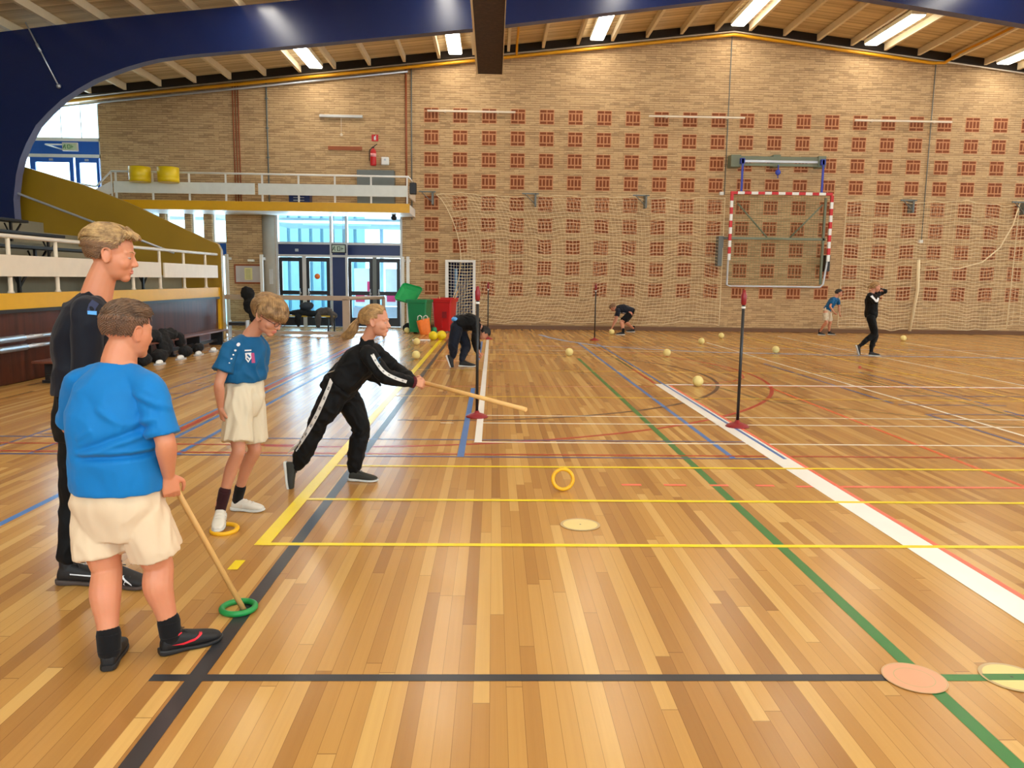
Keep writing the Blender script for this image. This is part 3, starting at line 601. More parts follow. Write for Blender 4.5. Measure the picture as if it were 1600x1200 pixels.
# balcony
b = thing('balcony', 'balcony with a yellow edge above the double doors', 'balcony', (-6.6, 23.1, 3.37))
bm = B(); box(bm, -10.75, -2.4, 22.3, 23.99, 3.37, 3.6); obj('slab', bm, 'white', b)
bm = B(); box(bm, -10.75, -2.39, 22.27, 22.3, 3.36, 3.61); obj('fascia', bm, 'yellow', b)
r_ = thing('balcony_railing', 'white balcony railing with long white panels and thin posts', 'railing', (-6.6, 22.33, 3.6))
for k in range(9):
    x = -2.46 - .995*k*1.02
    bm = B(); box(bm, x-.022, x+.022, 22.31, 22.355, 3.6, 4.36); obj('post', bm, 'white', r_)
bm = B(); tube(bm, [(-10.7, 22.33, 4.38), (-2.42, 22.33, 4.36), (-2.42, 23.9, 4.36)], .028, 8); obj('handrail', bm, 'white', r_)
for a, c in ((-10.62, -6.72), (-6.62, -2.47)):
    bm = B(); box(bm, a, c, 22.275, 22.308, 3.80, 4.11); obj('panel', bm, P('panel_white', (226, 232, 228), .5), r_)
bm = B(); box(bm, -2.42, -2.38, 22.4, 23.9, 3.8, 4.11); obj('panel', bm, 'cream', r_)
bm = B(); box(bm, -2.385, -2.2, 22.25, 22.45, 3.88, 4.2, 0, .02); tag(obj('loudspeaker', bm, 'black'), 'small black box fixed to the right end of the balcony', 'loudspeaker')
bm = B(); sphere(bm, (-2.95, 23.2, 3.28), .09, (1,1,.8)); box(bm, -3.0, -2.9, 23.15, 23.25, 3.3, 3.37); tag(obj('dome_camera', bm, 'black'), 'small black dome under the right end of the balcony', 'camera')
bm = B(); tube(bm, [(-10.7, 22.33, 4.38), (-11.25, 22.6, 4.0), (-11.35, 22.7, 4.0), (-12.9, 23.1, 4.25)], .025, 8); tube(bm, [(-10.7, 22.33, 4.38), (-10.7, 22.33, 3.6)], .022, 8)
prism(bm, [(-10.72, 4.1), (-11.4, 3.75), (-11.4, 3.4), (-10.72, 3.78)], 22.3, 22.33); tag(obj('stair_rail', bm, 'white'), 'white handrail sloping down from the left end of the balcony', 'railing')
bm = B(); box(bm, -14.9, -10.78, 22.3, 23.99, 3.35, 3.58); tag(obj('landing', bm, 'concrete'), 'pale landing in front of the bright upper doors', 'landing')
for i, x in enumerate((-9.75, -8.975)):
    bm = B(); lathe(bm, (x, 21.98, 4.06), [(.265,0),(.275,.0),(.28,.10),(.272,.11),(.28,.12),(.285,.40),(.275,.40),(.262,.12),(.255,.01)], 30)
    for dx in (-.12, .12): box(bm, x+dx-.012, x+dx+.012, 22.22, 22.36, 4.40, 4.425); box(bm, x+dx-.012, x+dx+.012, 22.22, 22.24, 4.2, 4.42)
    tag(obj('korfball_basket', bm, P('basket_yellow_%d' % i, (232, 200, 20), .4), loc=(x, 21.98, 4.06)), ['left yellow open basket hanging on the balcony rail','right yellow open basket hanging on the balcony rail'][i], 'basket', 'yellow baskets on the balcony rail')
bm = B(); tube(bm, [(-6.86, 24.05, 0), (-6.86, 24.05, 3.37)], .2, 24); tag(obj('column', bm, 'concrete'), 'round grey concrete column left of the double doors', 'column')
# notice board and white posts
nbd = thing('notice_board', 'framed notice board with one yellow sheet on the brick pillar', 'notice board', (-7.47, 23.97, 1.6))
bm = B(); box(bm, -7.92, -7.02, 23.95, 24.0, 1.30, 1.89); obj('frame', bm, 'brownboard', nbd); bm = B(); box(bm, -7.87, -7.07, 23.94, 23.95, 1.35, 1.84); obj('board', bm, P('board_grey', (196, 190, 190), .4), nbd)
bm = B(); box(bm, -7.6, -7.37, 23.932, 23.94, 1.42, 1.78); 
for k in range(7): box(bm, -7.57, -7.42, 23.93, 23.932, 1.46+k*.043, 1.47+k*.043, 1)
obj('paper', bm, [P('paper_yellow', (232, 226, 160), .7), 'grey'], nbd)
bm = B(); box(bm, -7.5, -7.3, 23.92, 24.0, 1.97, 2.04, 0, .01); tag(obj('emergency_light', bm, P('lamp_white', (250, 250, 240), .4)), 'small white oblong light above the notice board', 'light')
bm = B(); box(bm, -6.83, -6.72, 23.84, 23.86, 1.3, 1.75); tag(obj('wall_notice', bm, 'alu'), 'narrow pale notice on the grey column', 'notice')
for i, (x, y) in enumerate([(-8.05, 23.7), (-6.98, 23.6), (-2.76, 23.75), (-2.6, 23.7)]):
    bm = B(); box(bm, x-.045, x+.045, y-.045, y+.045, 0, 2.18, 0, .008); box(bm, x-.05, x+.05, y+.045, 23.995 if i else 23.99, 2.02, 2.1)
    tag(obj('wall_post', bm, 'white'), ['white upright post left of the notice board','white upright post right of the notice board','white upright post against the right door frame','white upright post on the brick behind the bins'][i], 'post', 'white upright posts at the entrance wall')
# low screen with clear panels before the doors
s = thing('low_screen', 'waist-high beige framed clear screen in front of the double doors', 'screen', (-5.4, 20.3, 0))
A0, A1, A2 = (-7.1, 20.25), (-3.86, 20.25), (-3.25, 21.4)
bm = B()
box(bm, A0[0], A1[0]+.09, 20.2, 20.3, .93, 1.05, 0, .01); box(bm, A0[0], A1[0]+.06, 20.2, 20.3, .04, .12)
for x in (-7.05, -3.83): box(bm, x-.09, x+.09, 20.2, 20.3, 0, .96)
tube(bm, [(-3.80, 20.28, .99), (-3.05, 21.6, .99)], .05, 8); tube(bm, [(-3.80, 20.28, .08), (-3.05, 21.6, .08)], .04, 8); tube(bm, [(-3.05, 21.6, 0), (-3.05, 21.6, 1.0)], .05, 8)
obj('frame', bm, P('beige_metal', (172, 152, 132), .5), s); bm = B(); box(bm, -6.96, -3.92, 20.245, 20.255, .12, .94); obj('clear_panel', bm, 'glass', s)
# bench with jackets beyond the screen
t = thing('wooden_bench', 'bench with black legs and a yellow wood seat covered in jackets', 'bench', (-5.0, 20.9, 0))
bm = B(); box(bm, -5.95, -4.25, 20.75, 21.05, .47, .51); obj('seat', bm, 'yellow', t)
for x, y in ((-5.85, 20.8), (-5.85, 21.0), (-4.42, 20.8), (-4.3, 21.0)): bm = B(); box(bm, x-.02, x+.02, y-.02, y+.02, 0, .47); obj('leg', bm, 'blacksteel', t)
def heap(name, label, cat, blobs, mat, seed=0, amp=.04, fr=5, vox=.025):
    bm = B()
    for c, r, sc in blobs: sphere(bm, c, r, sc, 20, 14)
    me = bpy.data.meshes.new('tmp'); bm.to_mesh(me); bm.free(); o = bpy.data.objects.new(name, me); C.objects.link(o)
    m = o.modifiers.new('r', 'REMESH'); m.mode = 'VOXEL'; m.voxel_size = vox
    dg = bpy.context.evaluated_depsgraph_get(); me2 = bpy.data.meshes.new_from_object(o.evaluated_get(dg)); o.modifiers.clear(); o.data = me2
    for v in me2.vertices:
        n = v.normal; q = v.co*fr + Vector((seed*3.1, 0, 0)); d = noise.noise(q)*amp + (abs(noise.noise(q*2.3))-.25)*amp*.8
        v.co += n*d; v.co.z = max(v.co.z, .004)
    for p in me2.polygons: p.use_smooth = True
    me2.materials.append(M[mat] if isinstance(mat, str) else mat); return tag(o, label, cat)
gj = P('grey_jacket_cloth', (92, 78, 72), .9, var=.3, vscale=12)
heap('jacket', 'black hooded jacket thrown over the left of the bench', 'jacket', [((-5.1,20.85,.58),.2,(1.6,.8,.5)),((-5.35,20.8,.56),.15,(1.5,.7,.4)),((-5.2,20.72,.38),.12,(.8,.5,1.6)),((-4.85,20.8,.56),.15,(1.6,.8,.5))], 'coat', 1)
heap('cap', 'dark grey bundled hood on top of the black jacket', 'jacket', [((-5.0,20.85,.76),.15,(1.3,.8,.7))], P('dark_grey_cloth', (60, 60, 66), .9), 2)
heap('jacket', 'grey-brown jacket hanging over the right end of the bench', 'jacket', [((-4.55,20.85,.62),.17,(1.4,.8,.7)),((-4.35,20.85,.52),.13,(1.2,.8,.8)),((-4.67,20.7,.38),.1,(.9,.5,2.2)),((-4.3,20.72,.36),.07,(.8,.6,2))], gj, 3)
heap('coat', 'black coat hanging from the left end of the screen', 'coat', [((-6.35,20.15,1.08),.2,(.9,.5,.9)),((-6.3,20.15,.8),.2,(.85,.4,1.2)),((-6.2,20.15,.5),.14,(.8,.45,1.8)),((-6.08,20.12,.3),.08,(.7,.5,2))], 'coat', 4)
t = thing('folding_chair', 'small black seat with a pale frame at the foot of the grandstand end', 'chair', (-6.33, 19.2, 0))
bm = B(); box(bm, -6.52, -6.12, 19.15, 19.45, .32, .40, 0, .01); obj('seat', bm, 'black', t); bm = B()
for x in (-6.54, -6.1): box(bm, x-.015, x+.015, 19.2, 19.4, 0, .44)
obj('frame', bm, 'alu', t)
# grandstand
g = thing('grandstand', 'raised grandstand with a yellow edge and dark brown front along the left side', 'grandstand', (-6.65, 8, 0))
bm = B()
for k in range(8): box(bm, -7.5-.8*(k+1) if k else -7.5, -7.5-.8*k if k else -6.66, -6.9, 18.88, .02, 1.22+.30*k) if k < 1 else box(bm, -7.5-.8*k, -7.5-.8*(k-1), -6.9, 18.88, .02, 1.22+.30*k)
obj('steps', bm, 'stepconcrete', g)
bm = B(); box(bm, -6.7, -6.6, -6.9, 18.95, 1.03, 1.25); box(bm, -6.7, -6.6, 18.80, 18.95, 0, 1.03); obj('fascia', bm, 'yellow', g)
bm = B(); box(bm, -6.66, -6.64, -6.9, 18.8, .01, 1.03)
for y in (-5, -2, 1, 4, 7.2, 10.2, 12.7, 14.9): box(bm, -6.64, -6.63, y-.01, y+.01, .01, 1.0)
obj('front_panel', bm, 'hatch', g)
bm = B(); box(bm, -6.64, -6.58, -6.9, 18.8, .98, 1.03); obj('front_rail', bm, 'blacksteel', g)
bm = B(); prism(bm, [(-6.55, 0), (-6.55, 2.14), (-6.62, 2.28), (-6.95, 2.42), (-8.7, 3.22), (-9.72, 3.62), (-11.1, 4.02), (-14.9, 4.6), (-14.9, 0)], 18.89, 19.04); obj('end_wall', bm, 'olive', g)
bm = B(); tube(bm, [(-12.0, 18.12, 3.70), (-11.29, 18.3, 3.48), (-9.18, 18.6, 2.66), (-7.6, 18.75, 2.05)], .028, 8); tag(obj('stair_handrail', bm, 'silver'), 'grey handrail sloping down the ochre end wall of the grandstand', 'handrail')
r_ = thing('grandstand_railing', 'white grandstand railing with long pale panels along the left side', 'railing', (-6.62, 8, 1.25))
ys = [-5.0,-3.2,-1.4,.4,2.2,4.0,5.8,7.6,9.3,10.8,11.95,13.15,14.43,15.59,16.79,18.04]
for y in ys:
    bm = B(); tube(bm, [(-6.62, y, 1.25), (-6.62, y, 1.29), (-6.62, y, 2.0)], [.05, .03, .028], 10); obj('post', bm, 'cream', r_)
bm = B(); tube(bm, [(-6.62, -6, 2.01), (-6.62, 18.8, 2.03)], .032, 10); obj('handrail', bm, 'cream', r_)
for a, c in ((-6, 1.9), (2.1, 8.2), (8.4, 13.3), (13.4, 15.55), (15.7, 18.7)):
    bm = B(); box(bm, -6.60, -6.57, a, c, 1.48, 1.77); obj('panel', bm, 'cream', r_)
for k in range(7):
    x = -7.08-.8*k; z = 1.22+.30*k + .42
    b = thing('bleacher_bench', 'long black bench on the grandstand, ' + ['lowest row just behind the railing','second row up','third row up','fourth row up','fifth row up','sixth row up','seventh row up'][k], 'bench', (x, 10, z-.42), 'grandstand benches'); y1 = 16.6-.25*k+(k>2)*.4
    bm = B(); box(bm, x-.34, x-.02, -6, y1, z, z+.055, 0, .008); obj('seat', bm, P('bench_%d' % k, (18, 18, 20), .5), b)
    n = 0
    for j in range(11):
        y = y1-.35-2.1*j
        if y < -6: break
        bm = B(); box(bm, x-.2, x-.16, y-.02, y+.03, z-.42, z); tube(bm, [(x-.3, y, z-.02), (x-.18, y, z-.3)], .018, 6); tube(bm, [(x-.18, y+.34, z-.02), (x-.18, y, z-.34)], .022, 6); obj('bracket', bm, 'blacksteel', b)
for i, (z, y1) in enumerate([(.64, 11.56), (.51, 11.6)]):
    bm = B(); tube(bm, [(-6.5, -5, z), (-6.5, y1-.75, z)], .045, 10); tube(bm, [(-6.5, y1-.75, z), (-6.5, y1, z)], .03, 10); box(bm, -6.63, -6.5, y1-.4, y1-.36, z-.02, z+.02); box(bm, -6.63, -6.5, 6, 6.04, z-.02, z+.02)
    tag(obj('wall_pole', bm, 'silver'), ['upper of the two silver poles on the brown grandstand front','lower of the two silver poles on the brown grandstand front'][i], 'pole', 'silver poles on the grandstand front')
# low gym benches and the coats on them
for i, (y0, y1) in enumerate([(10.6, 14.0), (14.3, 17.6)]):
    t = thing('gym_bench', ['low dark wooden gym bench before the brown grandstand front, nearer one','low wooden gym bench at the far end of the brown grandstand front'][i], 'bench', (-6.15, (y0+y1)/2, 0))
    bm = B(); box(bm, -6.3, -6.0, y0, y1, .30, .335, 0, .01); obj('seat', bm, P('bench_wood_%d' % i, (104, 58, 44), .35), t)
    bm = B(); box(bm, -6.17, -6.13, y0+.1, y1-.1, .08, .14); obj('beam', bm, 'blacksteel', t)
    for y in (y0+.3, (y0+y1)/2, y1-.3):
        bm = B(); box(bm, -6.28, -6.02, y-.03, y+.03, .03, .30); box(bm, -6.32, -5.98, y-.04, y+.04, 0, .04); obj('leg', bm, 'blacksteel', t)
heap('coat_pile', 'black coats heaped on the nearer gym bench', 'coats', [((-6.2,13.3,.40),.22,(.8,1.6,.5)),((-6.15,13.9,.42),.24,(.8,1.4,.55)),((-6.1,14.5,.42),.2,(.8,1.6,.55)),((-6.0,14.2,.22),.16,(.6,1.5,1.1)),((-6.05,15.0,.3),.15,(.7,1.2,1))], 'coat', 6, .06)
for i, (x, y, r) in enumerate([(-5.85, 13.0, .14), (-5.85, 13.6, .16), (-5.8, 14.6, .14), (-5.82, 15.3, .13)]):
    heap('bag', 'small black bag on the floor before the gym bench, ' + ['nearest of four','second of four','third of four','farthest of four'][i], 'bag', [((x,y,.11),r,(.8,1.2,.75))], 'coat', 9+i, .03, 8, .02)
for i, (x, y) in enumerate([(-5.7, 13.25), (-5.68, 14.1), (-5.66, 14.9), (-5.66, 15.7)]):
    bm = B(); box(bm, x-.05, x+.05, y-.13, y+.13, .002, .03, 1); sphere(bm, (x, y-.02, .045), .05, (.95, 2.3, .9), 12, 8, 0); tag(obj('white_shoe', bm, ['white', 'alu']), 'white shoe left on the floor by the gym bench, ' + ['nearest','second','third','farthest'][i], 'shoe', 'white shoes by the gym bench')
# wheeled bins
def wheelie(name, label, x, y, mat, lidopen, yaw):
    t = thing(name, label, 'bin', (x, y, 0)); R = Matrix.Rotation(yaw, 4, 'Z'); T = Matrix.Translation((x, y, 0)) @ R @ Matrix.Translation((-x, -y, 0))
    def fin(nm, bm, m):
        bmesh.ops.transform(bm, matrix=T, verts=bm.verts); return obj(nm, bm, m, t)
    bm = B(); w0, w1, d0, d1 = .22, .285, .25, .34
    secs = [(.04, w0, d0), (.12, w0+.01, d0+.01), (.5, w0+.035, d0+.045), (.86, w1-.012, d1-.02), (.865, w1+.012, d1+.01), (.94, w1+.02, d1+.015), (.945, w1+.0, d1-.005), (.60, w1-.05, d1-.06)]
    rg = []
    for z, w, d in secs: rg.append([bm.verts.new((x+a*w, y+b*d, z)) for a, b in ((-1,-.9),(-.9,-1),(.9,-1),(1,-.9),(1,.9),(.9,1),(-.9,1),(-1,.9))])
    for A, Z in zip(rg, rg[1:]):
        for k in range(8): bm.faces.new((A[k], A[(k+1)%8], Z[(k+1)%8], Z[k]))
    bm.faces.new(rg[0][::-1]); bm.faces.new(rg[-1])
    box(bm, x-.02, x+.02, y-.3, y-.255, .14, .8); fin('body', bm, mat)
    bm = B()
    if lidopen:
        # lid swung back over the rear hinge: a shallow domed tray
        G = Matrix.Translation((x-.36, y+.1, 1.12)) @ Matrix.Rotation(math.radians(14), 4, 'Y') @ Matrix.Rotation(math.radians(42), 4, 'X')
        rg = []
        for w, h in ((.30,0),(.31,.02),(.29,.07),(.20,.11),(.02,.12)): rg.append([bm.verts.new(G @ Vector((a*w, b*w*1.15, -h))) for a, b in ((-1,-.8),(-.8,-1),(.8,-1),(1,-.8),(1,.8),(.8,1),(-.8,1),(-1,.8))])
        for A, Q in zip(rg, rg[1:]):
            for k in range(8): bm.faces.new((A[k], A[(k+1)%8], Q[(k+1)%8], Q[k]))
        bm.faces.new(rg[-1]); bmesh.ops.solidify(bm, geom=bm.faces[:], thickness=.015)
        fin('lid', bm, 'greenlid')
    else:
        box(bm, x-.31, x+.31, y-.36, y-.30, .93, .965, 0, .01); box(bm, x-.31, x+.31, y+.3, y+.36, .93, .985, 0, .01); box(bm, x-.32, x-.27, y-.33, y+.33, .93, .965, 0, .01); box(bm, x+.27, x+.32, y-.33, y+.33, .93, .965, 0, .01); fin('rim', bm, mat)
        bm = B(); box(bm, x+.03, x+.16, y-.345, y-.325, .42, .6); fin('stamp', bm, 'darkred')
    for s in (-1, 1):
        bm = B(); tube(bm, [(x+s*.2, y+.3, .1), (x+s*.26, y+.3, .1)], .1, 18); fin('wheel', bm, 'black')
    bm = B(); tube(bm, [(x-.24, y+.37, .9), (x-.24, y+.44, .92), (x+.24, y+.44, .92), (x+.24, y+.37, .9)], .016, 8); fin('handle', bm, mat)
    return t
wheelie('wheeled_bin', 'green wheeled bin with its bright green lid swung open', -2.06, 21.75, 'green', True, math.radians(-12))
wheelie('wheeled_bin', 'red wheeled bin beside the green bin', -1.40, 22.35, 'red', False, math.radians(-14))
for i, (a, b_) in enumerate([((-1.28, 22.3, .5), (-1.02, 22.3, 1.2)), ((-1.5, 22.4, .5), (-1.55, 22.4, 1.02))]):
    bm = B(); tube(bm, [a, b_], .014, 8); tag(obj('wooden_stick', bm, 'stick'), ['wooden stick leaning out of the red bin on its right','short stick end showing in the middle of the red bin'][i], 'stick')
t = thing('shopping_bag', 'orange shopping bag leaning against the green bin', 'bag', (-1.87, 21.15, 0))
bm = B(); 
rg = []
for z, w, d, ox in ((.0,.13,.08,.0),(.02,.15,.09,.0),(.18,.16,.09,-.03),(.36,.175,.07,-.06),(.42,.18,.05,-.07)):
    rg.append([bm.verts.new((-1.85+ox+w*math.cos(a)+(.01*math.sin(a*5+z*9)), 21.15+d*math.sin(a)*1.2+.01*math.cos(a*4), z + (.05*math.cos(a) if z > .3 else 0))) for a in [2*PI*k/20 for k in range(20)]])
for A, Z in zip(rg, rg[1:]):
    for k in range(20): bm.faces.new((A[k], A[(k+1)%20], Z[(k+1)%20], Z[k])).smooth = True
bm.faces.new(rg[0][::-1]); obj('bag_body', bm, 'orange', t)
for dx in (-.14, .02):
    bm = B(); tube(bm, [(-1.92+dx, 21.1, .40), (-1.91+dx, 21.1, .50), (-1.86+dx, 21.1, .53), (-1.81+dx, 21.1, .50), (-1.80+dx, 21.1, .43)], .012, 8); obj('handle', bm, 'white', t)
bm = B(); lathe(bm, (-1.62, 21.3, 0), [(.05,0),(.07,.03),(.075,.16),(.05,.2)], 16); tag(obj('green_pot', bm, 'green'), 'small green tub on the floor between the orange bag and the red bin', 'tub')
heap('black_bag', 'black bag on the floor beside the left edge of the green bin', 'bag', [((-2.42,22.1,.13),.14,(1.2,.8,.9))], 'coat', 21, .03, 8, .02)
# balls
def ball(p, r, m, label, group):
    bm = B(); sphere(bm, (0,0,0), r, (1,1,1), 28, 20); o = obj('foam_ball' if m == 'ball' else 'yellow_ball', bm, m); o.location = (p[0], p[1], r); return tag(o, label, 'ball', group)
for p, lb in [((-1.76,17.81),'left of the yellow balls, farther of two by the yellow line'),((-1.46,14.65),'left of the bent person, nearer of two by the yellow line'),((1.56,15.6),'alone on the floor right of the bent person in black'),((3.58,15.68),'right of the crouching person, near the pale blue arc'),
              ((3.02,11.15),'on the white line, nearest to the camera'),((5.16,18.89),'below the wall, left of the pair before the goal'),((6.26,20.94),'below the wall, right of the pair before the goal'),((6.2,16.67),'on the pale blue line right of the tall pole'),
              ((11.21,20.73),'right of the person in black at the far wall'),((3.40,21.95),'under the hand of the crouching person'),((-.35,16.5),'behind the bent person, beside the white line'),((-2.42,21.7),'at the foot of the green bin')]:
    ball(p, .08, 'ball', 'pale yellow foam ball ' + lb, 'pale foam balls on the floor')
ball((-1.29,19.35), .12, 'yball', 'bright yellow ball, right of the two lying together by the bins', 'bright yellow balls'); ball((-1.49,19.2), .115, 'yball', 'bright yellow ball, left of the two lying together by the bins', 'bright yellow balls')
bm = B(); tube(bm, [(-1.98, 18.95, .02), (-1.55, 19.05, .02)], .018, 8); tag(obj('white_tube', bm, 'white'), 'short white tube lying on the floor left of the yellow balls', 'tube')
# target poles
pt = None
for i, (x, y, lb) in enumerate([(-.17, 8.45, 'tall black pole on a red dome base, nearest on the white line behind the stick'), (2.61, 8.0, 'tall black pole on a red dome base standing on the broad white band'), (-.13, 19.79, 'distant black pole on a red base behind the bent person'), (2.62, 19.75, 'distant black pole on a red base left of the crouching person')]):
    if pt is None:
        t = thing('target_pole', lb, 'pole', (x, y, 0), 'black poles on red bases'); pt = t
        bm = B(); lathe(bm, (x, y, 0), [(.118,0),(.125,.006),(.11,.022),(.07,.04),(.03,.052),(.022,.075),(.001,.078)], 32); obj('base', bm, 'darkred', t)
        bm = B(); tube(bm, [(x, y, .06), (x, y, 1.34)], .016, 12); obj('shaft', bm, 'blacksteel', t)
        bm = B(); lathe(bm, (x, y, 1.29), [(.016,0),(.027,.015),(.03,.1),(.02,.125),(.016,.155),(.001,.16)], 16); obj('grip', bm, 'darkred', t)
        bm = B(); lathe(bm, (x, y, 1.255), [(.019,0),(.022,.004),(.022,.02),(.017,.022)], 12); obj('collar', bm, 'white', t)
    else:
        t = copy_tree(pt); t.location = (x, y, 0); t['label'] = lb
# rings
def ring(p, m, label, mat=None, r=.0135, R=.073):
    bm = B(); torus(bm, (0,0,0), R, r, mat=mat, n=48, m=16); o = obj('throwing_ring', bm, m); o.location = p; return tag(o, label, 'ring')
ring((-1.155, 3.39, .0145), 'ringg', 'green rubber ring lying on the black line around the stick end')
ring((-1.60, 4.50, .0145), 'ringy', 'yellow rubber ring on the floor under a white shoe', Matrix.Rotation(math.radians(6), 3, 'X'))
ring((.52, 5.45, .0865), 'ringy', 'yellow rubber ring rolling upright across the floor', Matrix.Rotation(math.radians(80), 3, 'X'))
# ================================================================ PEOPLE
def V(*a): return Vector(a)
def cr(pts, n=5):                                         # smooth curve through values (vectors or numbers)
    out = []; m = len(pts)
    for i in range(m-1):
        p0, p1, p2, p3 = pts[max(0, i-1)], pts[i], pts[i+1], pts[min(m-1, i+2)]
        for k in range(n):
            t = k/n; out.append(((p1*2) + (p2-p0)*t + (p0*2-p1*5+p2*4-p3)*(t*t) + (p1*3-p0-p2*3+p3)*(t*t*t))*.5)
    out.append(pts[-1]); return out
def limb(bm, pts, rs, n=5, seg=16, ball=True):
    P_, R = cr([Vector(p) for p in pts], n), cr(list(map(float, rs)), n)
    tube(bm, P_, [max(.002, r) for r in R], seg)
    if ball:
        for p, r in ((P_[0], R[0]), (P_[-1], R[-1])): sphere(bm, p, r*.995, (1,1,1), 14, 10)
def loft(bm, secs, n=5, seg=28, e=2.3):                   # secs: (centre, half-width vector, half-depth vector)
    Cs, As, Bs = (cr([s[i] for s in secs], n) for i in range(3)); rings = []
    for c, a, b in zip(Cs, As, Bs):
        rg = []
        for k in range(seg):
            t = 2*PI*k/seg; x, y = math.cos(t), math.sin(t)
            rg.append(bm.verts.new(c + a*math.copysign(abs(x)**(2/e), x) + b*math.copysign(abs(y)**(2/e), y)))
        rings.append(rg)
    for A, Z in zip(rings, rings[1:]):
        for k in range(seg): bm.faces.new((A[k], A[(k+1)%seg], Z[(k+1)%seg], Z[k]))
    bm.faces.new(rings[0][::-1]); bm.faces.new(rings[-1])
def remesh(name, bm, mat, parent, vox, smooth=2, fn=None, dec=0):
    bmesh.ops.recalc_face_normals(bm, faces=bm.faces)
    me = bpy.data.meshes.new('tmp'); bm.to_mesh(me); bm.free(); o = bpy.data.objects.new(name, me); C.objects.link(o)
    m = o.modifiers.new('r', 'REMESH'); m.mode = 'VOXEL'; m.voxel_size = vox
    if smooth: s = o.modifiers.new('s', 'SMOOTH'); s.factor = .5; s.iterations = smooth
    dg = bpy.context.evaluated_depsgraph_get(); me2 = bpy.data.meshes.new_from_object(o.evaluated_get(dg)); o.modifiers.clear(); o.data = me2; me2.name = name
    c0 = me2.vertices[len(me2.vertices)//2].co
    if any((v.co-c0).length > 3 for v in me2.vertices):
        b3 = bmesh.new(); b3.from_mesh(me2); bmesh.ops.delete(b3, geom=[v for v in b3.verts if not v.link_faces], context='VERTS'); b3.to_mesh(me2); b3.free()
    if fn:
        nr = [v.normal.copy() for v in me2.vertices]
        for v, n in zip(me2.vertices, nr):
            r = fn(v.co, n)
            if isinstance(r, Vector): v.co += r
            else: v.co += n*r
    off = Vector(parent['_o']); 
    o['_bvh'] = 0; BV[o.name] = (BVHTree.FromPolygons([v.co.copy() for v in me2.vertices], [tuple(p.vertices) for p in me2.polygons]))
    for v in me2.vertices: v.co -= off
    for p in me2.polygons: p.use_smooth = True
    me2.materials.append(M[mat] if isinstance(mat, str) else mat); o.parent = parent; del o['_bvh']
    return o
BV = {}
def pmesh(name, bm, mat, parent, root=None):
    # a part or a sub-part in world coordinates under its thing
    r = root or parent
    bmesh.ops.translate(bm, verts=bm.verts, vec=-Vector(r['_o'])); me = bpy.data.meshes.new(name); bmesh.ops.recalc_face_normals(bm, faces=bm.faces); bm.to_mesh(me); bm.free()
    for m in (mat if isinstance(mat, (list, tuple)) else [mat]): me.materials.append(M[m] if isinstance(m, str) else m)
    o = bpy.data.objects.new(name, me); C.objects.link(o); o.parent = parent; return o
def patch(bm, tgt, outl, org, u, v, off=.003, mi=0, cuts=2, reach=.3):
    # a printed mark that follows the cloth: outline in u, v metres around org, dropped along u x v
    u, v = u.normalized(), v.normalized(); n = u.cross(v).normalized(); b2 = bmesh.new()
    b2.faces.new([b2.verts.new((a, b, 0)) for a, b in outl]); bmesh.ops.triangulate(b2, faces=b2.faces[:])
    if cuts: bmesh.ops.subdivide_edges(b2, edges=b2.edges[:], cuts=cuts, use_grid_fill=True)
    bmesh.ops.triangulate(b2, faces=b2.faces[:])
    mp = {}
    for w in b2.verts:
        p = org + u*w.co.x + v*w.co.y; h = BV[tgt.name].ray_cast(p + n*reach, -n, reach*2)
        q = h[0] + (h[1] if h[1].dot(n) > 0 else -h[1])*off if h[0] is not None else None; mp[w] = bm.verts.new(q) if q is not None else None
    for f in b2.faces:
        vs = [mp[w] for w in f.verts]
        if all(x is not None for x in vs):
            f2 = bm.faces.new(vs); f2.material_index = mi; f2.smooth = True
    b2.free()
def ribbon(bm, tgt, pts, w, side, off=.004, mi=0, n=10, bars=None, bmi=1, reach=.25):
    P_ = cr([Vector(p) for p in pts], n); L = len(P_)
    rows = []
    for i, p in enumerate(P_):
        t = (P_[min(i+1, L-1)]-P_[max(i-1, 0)]).normalized(); c = t.cross(side).normalized(); row = []
        for k in (-1, -.33, .33, 1):
            q = p + c*w/2*k; h = BV[tgt.name].ray_cast(q + side*reach, -side, reach*2)
            row.append((h[0] + side*off) if h[0] is not None else q)
        rows.append(row)
    for i, (A, Z) in enumerate(zip(rows, rows[1:])):
        for k in range(3):
            f = bm.faces.new([bm.verts.new(x) for x in (A[k], A[k+1], Z[k+1], Z[k])]); f.smooth = True; f.material_index = mi
        if bars and i % bars[1] < bars[0]:
            for k, (s0, s1) in enumerate(((.12,.3),(.42,.6),(.7,.88))):
                a = [A[1].lerp(A[2], s) for s in (-.25, 1.25)]; z = [Z[1].lerp(Z[2], s) for s in (-.25, 1.25)]
                q = [a[0].lerp(z[0], s0), a[1].lerp(z[1], s0), a[1].lerp(z[1], s1), a[0].lerp(z[0], s1)]
                f = bm.faces.new([bm.verts.new(x+side*.0012) for x in q]); f.material_index = bmi
def skin_mat(name, col, flush):
    t = NT(name); o = t.pos(); f = t.noise(o, 9, 3); g = t.noise(o, 60, 2)
    c = t.mix(f, (*lin(col), 1), (*lin(flush), 1)); c = t.mix(t.math('MULTIPLY', g, .12), c, (*lin([v*.8 for v in col]), 1))
    t.set(t.b, 'Base Color', c); t.set(t.b, 'Roughness', .52); t.set(t.b, 'Subsurface Weight', .12); t.set(t.b, 'Subsurface Radius', (.012, .004, .002)); t.set(t.b, 'Subsurface Scale', 1.0)
    return t.m
